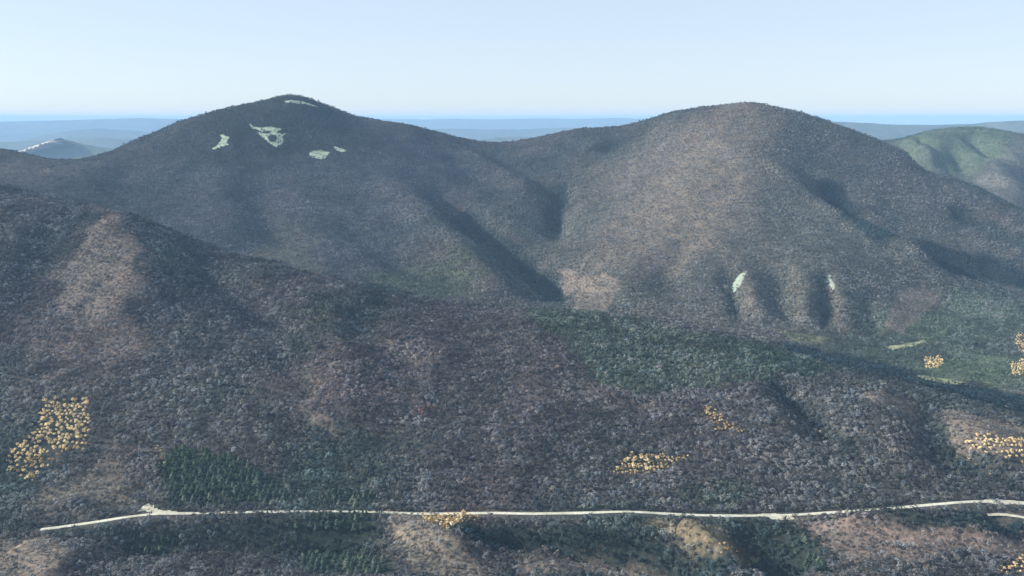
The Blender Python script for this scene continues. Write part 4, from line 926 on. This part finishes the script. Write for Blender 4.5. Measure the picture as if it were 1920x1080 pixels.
def tree_meshes(kind, seed):
    rs = np.random.RandomState(seed)
    if kind == 'golden':
        v, f = round_crown(rs, 3.6, 6.5, 2.6, 64, .95)
        tr = [tube((0, 0, -.6), (0.1, .1, 5.2), .28, .12)]
        tr += [tube((0, 0, 2.8 + k * .5), (1.5 * math.cos(k * 2.1), 1.5 * math.sin(k * 2.1), 5 + k * .4), .1, .04, 4) for k in range(4)]
    elif kind == 'evergreen':
        v, f = cone_crown(rs, 3.9, 8.6, 0.8, 78, 1.05)
        tr = [tube((0, 0, -.6), (0, 0, 9.5), .3, .05)]
    else:
        v, f = round_crown(rs, 4.2, 6.0, 3.0, 58, .8)
        tr = [tube((0, 0, -.6), (0.2, .1, 6.0), .28, .1)]
        tr += [tube((0, 0, 2.6 + k * .5), (2.2 * math.cos(k * 2.4), 2.2 * math.sin(k * 2.4), 6 + k * .3), .12, .04, 4) for k in range(4)]
    tv, tf = join(tr)
    return (v, f), (tv, tf)


def keep(x, y, margin=0.0):
    ok = np.ones(x.shape, bool)
    for poly, holes in KEEP_OUT:
        inside = in_poly(x, y, poly)
        for h in holes:
            inside &= ~in_poly(x, y, h)
        ok &= ~inside | (RNG.rand(x.size) < .12)      # a few bushes have come up in the clearings
    return ok


def stand_points(poly, sp, rs, rows):
    """Planted rows running down the slope, a little uneven."""
    px = [p[0] for p in poly]; py = [p[1] for p in poly]
    xs = np.arange(min(px), max(px), sp); ys = np.arange(min(py), max(py), sp * 1.25)
    gx, gy = np.meshgrid(xs, ys)
    j = .16 if rows else .34
    gx = gx + rs.normal(0, sp * j, gx.shape); gy = gy + rs.normal(0, sp * (j + .08), gy.shape)
    gx, gy = gx.ravel(), gy.ravel()
    m = in_poly(gx, gy, poly) & (rs.rand(gx.size) < .93)
    return gx[m], gy[m]


GROUPS = [
    ('golden_tree', GOLD, 'golden', M_GOLD, 300),
    ('evergreen_tree', GREEN, 'evergreen', M_EVER, 300),
]
STANDS = []
EXTRA = []
for name, stands, kind, mat, limit in GROUPS:
    protos = []
    for s in range(6):
        (v, f), (tv, tf) = tree_meshes(kind, 50 + s)
        cm = mesh_from(name + '_crown', v, f); cm.materials.append(mat)
        tm = mesh_from(name + '_trunk', tv, tf); tm.materials.append(M_BARK)
        protos.append((cm, tm))
    allp = []
    for k, (lab, grp, poly, sp, sz) in enumerate(stands):
        STANDS.append(poly)
        rs = np.random.RandomState(900 + k)
        x, y = stand_points(poly, sp, rs, True)
        ok = keep(x, y)
        for ln, w in ROAD_LINES:
            ok &= poly_dist(x, y, ln)[0] > w * .5 + 3
        x, y = x[ok], y[ok]
        z = sheet_at(x, y)
        for i in range(len(x)):
            allp.append((y[i] ** 2 + x[i] ** 2, x[i], y[i], z[i], sz * (.63 if kind == 'golden' else .95) * math.exp(rs.normal(0, .2)), lab, grp))
    allp.sort(key=lambda p: p[0])
    print(name, len(allp))
    EXTRA.append((name, kind, allp[limit:]))
    for i, (_, x, y, z, s, lab, grp) in enumerate(allp[:limit]):
        cm, tm = protos[i % 6]
        o = bpy.data.objects.new(name, None)
        o.empty_display_size = 1
        o.location = (x, y, z); o.rotation_euler = (0, 0, i * 2.399); o.scale = (s, s, s * (0.9 + 0.2 * ((i * 7) % 5) / 4))
        COL.objects.link(o)
        tag(o, lab, 'tree', group=grp)
        link('crown', cm, parent=o); link('trunk', tm, parent=o)


# ------------------------------------------------------------------ the woods (uncounted mass)
def forest_nodes(variants):
    ng = bpy.data.node_groups.new('woods', 'GeometryNodeTree')
    ng.interface.new_socket('Geometry', in_out='INPUT', socket_type='NodeSocketGeometry')
    ng.interface.new_socket('Geometry', in_out='OUTPUT', socket_type='NodeSocketGeometry')
    gi = ng.nodes.new('NodeGroupInput'); go = ng.nodes.new('NodeGroupOutput')
    ci = ng.nodes.new('GeometryNodeCollectionInfo')
    ci.inputs['Collection'].default_value = variants
    ci.inputs['Separate Children'].default_value = True
    ci.inputs['Reset Children'].default_value = True
    ip = ng.nodes.new('GeometryNodeInstanceOnPoints')
    ip.inputs['Pick Instance'].default_value = True
    def na(nm, typ):
        n = ng.nodes.new('GeometryNodeInputNamedAttribute')
        n.data_type = typ
        n.inputs['Name'].default_value = nm
        return n.outputs['Attribute']
    L = ng.links.new
    L(gi.outputs[0], ip.inputs['Points'])
    L(ci.outputs[0], ip.inputs['Instance'])
    L(na('variant', 'INT'), ip.inputs['Instance Index'])
    L(na('turn', 'FLOAT_VECTOR'), ip.inputs['Rotation'])
    L(na('size', 'FLOAT_VECTOR'), ip.inputs['Scale'])
    L(ip.outputs[0], go.inputs[0])
    return ng


def variant_collection(kind, n):
    c = bpy.data.collections.new('tree_kinds_' + kind)
    for s in range(n):
        (v, f), (tv, tf) = tree_meshes(kind, 150 + s)
        vv, ff = join([(v, f), (tv, tf)])
        me = mesh_from('%s_tree_%d' % (kind, s), vv, ff)
        me.materials.append(M_BARE)
        c.objects.link(bpy.data.objects.new('%s_tree_%d' % (kind, s), me))
    return c


NODES = {k: forest_nodes(variant_collection(k, 8)) for k in ('bare', 'evergreen', 'golden')}


def woods(name, label, kind, x, y, tint, size, lean=.9):
    n = len(x)
    if n == 0:
        return
    z = sheet_at(x, y)
    me = bpy.data.meshes.new(name)
    me.vertices.add(n)
    me.vertices.foreach_set('co', np.c_[x, y, z].astype(np.float32).ravel())
    a = me.attributes.new('tint', 'FLOAT_COLOR', 'POINT'); a.data.foreach_set('color', np.c_[tint, np.ones(n)].astype(np.float32).ravel())
    a = me.attributes.new('size', 'FLOAT_VECTOR', 'POINT'); a.data.foreach_set('vector', size.astype(np.float32).ravel())
    e = 10.0                                    # the canopy leans with the slope it covers
    sx = (sheet_at(x + e, y) - sheet_at(x - e, y)) / (2 * e); sy = (sheet_at(x, y + e) - sheet_at(x, y - e)) / (2 * e)
    up = np.c_[-sx * lean, -sy * lean, np.ones(n)]; up /= np.linalg.norm(up, axis=1, keepdims=True)
    th = RNG.rand(n) * 2 * math.pi
    ax = np.c_[np.cos(th), np.sin(th), np.zeros(n)]
    ax -= up * (ax * up).sum(1, keepdims=True); ax /= np.linalg.norm(ax, axis=1, keepdims=True)
    ay = np.cross(up, ax)
    rot = np.c_[np.arctan2(ay[:, 2], up[:, 2]), -np.arcsin(np.clip(ax[:, 2], -1, 1)), np.arctan2(ax[:, 1], ax[:, 0])]
    a = me.attributes.new('turn', 'FLOAT_VECTOR', 'POINT'); a.data.foreach_set('vector', rot.astype(np.float32).ravel())
    a = me.attributes.new('variant', 'INT', 'POINT'); a.data.foreach_set('value', RNG.randint(0, 8, n).astype(np.int32))
    o = link(name, me)
    md = o.modifiers.new('woods', 'NODES')
    md.node_group = NODES[kind]
    tag(o, label, kind='stuff')


def jitter_grid(x0, x1, y0, y1, sp):
    xs = np.arange(x0, x1, sp); ys = np.arange(y0, y1, sp)
    gx, gy = np.meshgrid(xs, ys)
    gx = gx + RNG.uniform(-.5, .5, gx.shape) * sp; gy = gy + RNG.uniform(-.5, .5, gy.shape) * sp
    return gx.ravel(), gy.ravel()


def crest_y(x):
    return np.interp(x, [p[0] for p in CREST_LINE], [p[1] for p in CREST_LINE]) + 25


def valley_x(y):
    return np.interp(y, [p[1] for p in VALLEY_LINE][::-1], [p[0] for p in VALLEY_LINE][::-1])


def plant():
    x1, y1 = jitter_grid(-1500, 1500, 960, 2450, 6.3)
    x2, y2 = jitter_grid(-3100, 3100, 1600, 5700, 7.4)
    near1 = (y1 < crest_y(x1)); near2 = (y2 < crest_y(x2))
    k1 = near1; k2 = ~near2
    x = np.r_[x1[k1], x2[k2]]; y = np.r_[y1[k1], y2[k2]]
    m = np.abs(x) < .66 * y + 160
    x, y = x[m], y[m]
    m = keep(x, y)
    for poly in STANDS:
        m &= ~in_poly(x, y, poly)
    for ln, w in ROAD_LINES:
        px = [p[0] for p in ln]; py = [p[1] for p in ln]
        sel = (x > min(px) - 30) & (x < max(px) + 30) & (y > min(py) - 30) & (y < max(py) + 30)
        d = np.full(x.shape, 99.0)
        d[sel] = poly_dist(x[sel], y[sel], ln)[0]
        # the trees close over the road on its middle stretch
        closed = (x > -470) & (x < -110)
        yr = np.interp(x, *zip(*sorted((p[0], p[1]) for p in ln)))
        open_side = np.where(y < yr, 12.0, 4.0)          # the downhill bank is kept clear
        m &= d > w * .5 + np.where(closed, -1.5, open_side)
    x, y = x[m], y[m]
    tint, op = cover(x, y)
    # gaps and thickets
    gap = fbm(x, y, 42, 201, 2)
    m = RNG.rand(len(x)) > np.clip(op + .35 * smooth((gap - .15) / .4), 0, .9)
    x, y, tint, op = x[m], y[m], tint[m], op[m]
    n = len(x)
    calm = np.clip(1.15 - (y - 1200) / 3200, .34, .85)        # the far woods are younger and more even
    val = np.exp(RNG.normal(0, .36, n) * calm + .95 * fbm(x, y, 26, 211, 2) * calm + .35 * fbm(x, y, 90, 221, 2))
    hue = RNG.normal(0, 1, (n, 1)) * np.array([.08, .02, -.06])
    tint = np.clip(tint * np.array([.90, .99, 1.08]) * val[:, None] * (1 + hue), .015, .22)
    s = np.clip(np.exp(RNG.normal(-.3, .26, n)), .4, 1.35) * (1 - .35 * op)
    size = np.c_[s, s, s * RNG.uniform(.75, 1.15, n)]
    near = y < crest_y(x)
    right = x > valley_x(y)
    farhill = (y > 4000) & (x > 1900)
    lefthill = (x < -1750) & (y > 3250)
    greenish = tint[:, 1] > tint[:, 0] * 1.12
    ever = greenish & (RNG.rand(n) < .34)
    sets = [(near, 'brown leafless woods covering the near hillside above and below the road', 'scattered dark evergreens mixed through the near hillside woods'),
            (~near & ~right & ~lefthill & ~farhill, 'blue-grey leafless woods on the left mountain', 'dark evergreens mixed through the woods of the left mountain'),
            (~near & right & ~farhill, 'grey-brown leafless woods on the right mountain', 'green trees of the valley floor and lower face of the right mountain'),
            (~near & ~right & lefthill, 'brown leafless woods on the low hill at the left edge', None),
            (farhill, 'green woods on the hill with dark ravines at the right edge', None)]
    for msk, lab, lab2 in sets:
        a = msk & ~ever if lab2 else msk
        woods('forest', lab, 'bare', x[a], y[a], tint[a], size[a])
        if lab2:
            a = msk & ever
            woods('evergreen_woods', lab2, 'evergreen', x[a], y[a], tint[a], size[a] * .85)
    print('woods', n)


plant()
for (name, kind, rest) in EXTRA:
    if rest:
        x = np.array([p[1] for p in rest]); y = np.array([p[2] for p in rest]); s = np.array([p[4] for p in rest])
        if kind == 'golden':
            t = np.array([.72, .55, .28]) * RNG.uniform(.7, 1.25, (len(x), 1))
            lab = 'more distant golden trees of the hillside and valley stands'
        else:
            t = np.array([.045, .075, .045]) * RNG.uniform(.7, 1.4, (len(x), 1))
            lab = 'more distant dark evergreens of the plantation above the road'
        woods('golden_woods' if kind == 'golden' else 'evergreen_woods', lab, kind, x, y, t, np.c_[s, s, s])


# ------------------------------------------------------------------ haze over the whole country
def haze():
    a, b, c, d, z0, z1 = -64600, 64600, -4000, 64600, 38.0, 820.0
    v = [(a, c, z0), (b, c, z0), (b, d, z0), (a, d, z0), (a, c, z1), (b, c, z1), (b, d, z1), (a, d, z1)]
    f = [(0, 3, 2, 1), (4, 5, 6, 7), (0, 1, 5, 4), (1, 2, 6, 5), (2, 3, 7, 6), (3, 0, 4, 7)]
    m = bpy.data.materials.new('haze')
    m.use_nodes = True
    nt = m.node_tree
    nt.nodes.clear()
    pv = nt.nodes.new('ShaderNodeVolumePrincipled')
    pv.inputs['Color'].default_value = (.42, .68, 1.0, 1)
    pv.inputs['Density'].default_value = 3.7e-5
    pv.inputs['Anisotropy'].default_value = 0.0
    out = nt.nodes.new('ShaderNodeOutputMaterial')
    nt.links.new(pv.outputs[0], out.inputs['Volume'])
    o = link('haze', mesh_from('haze', np.array(v, float), np.array(f), smooth_shade=False), m)
    tag(o, 'pale blue haze that fades the far hills', kind='stuff')


haze()
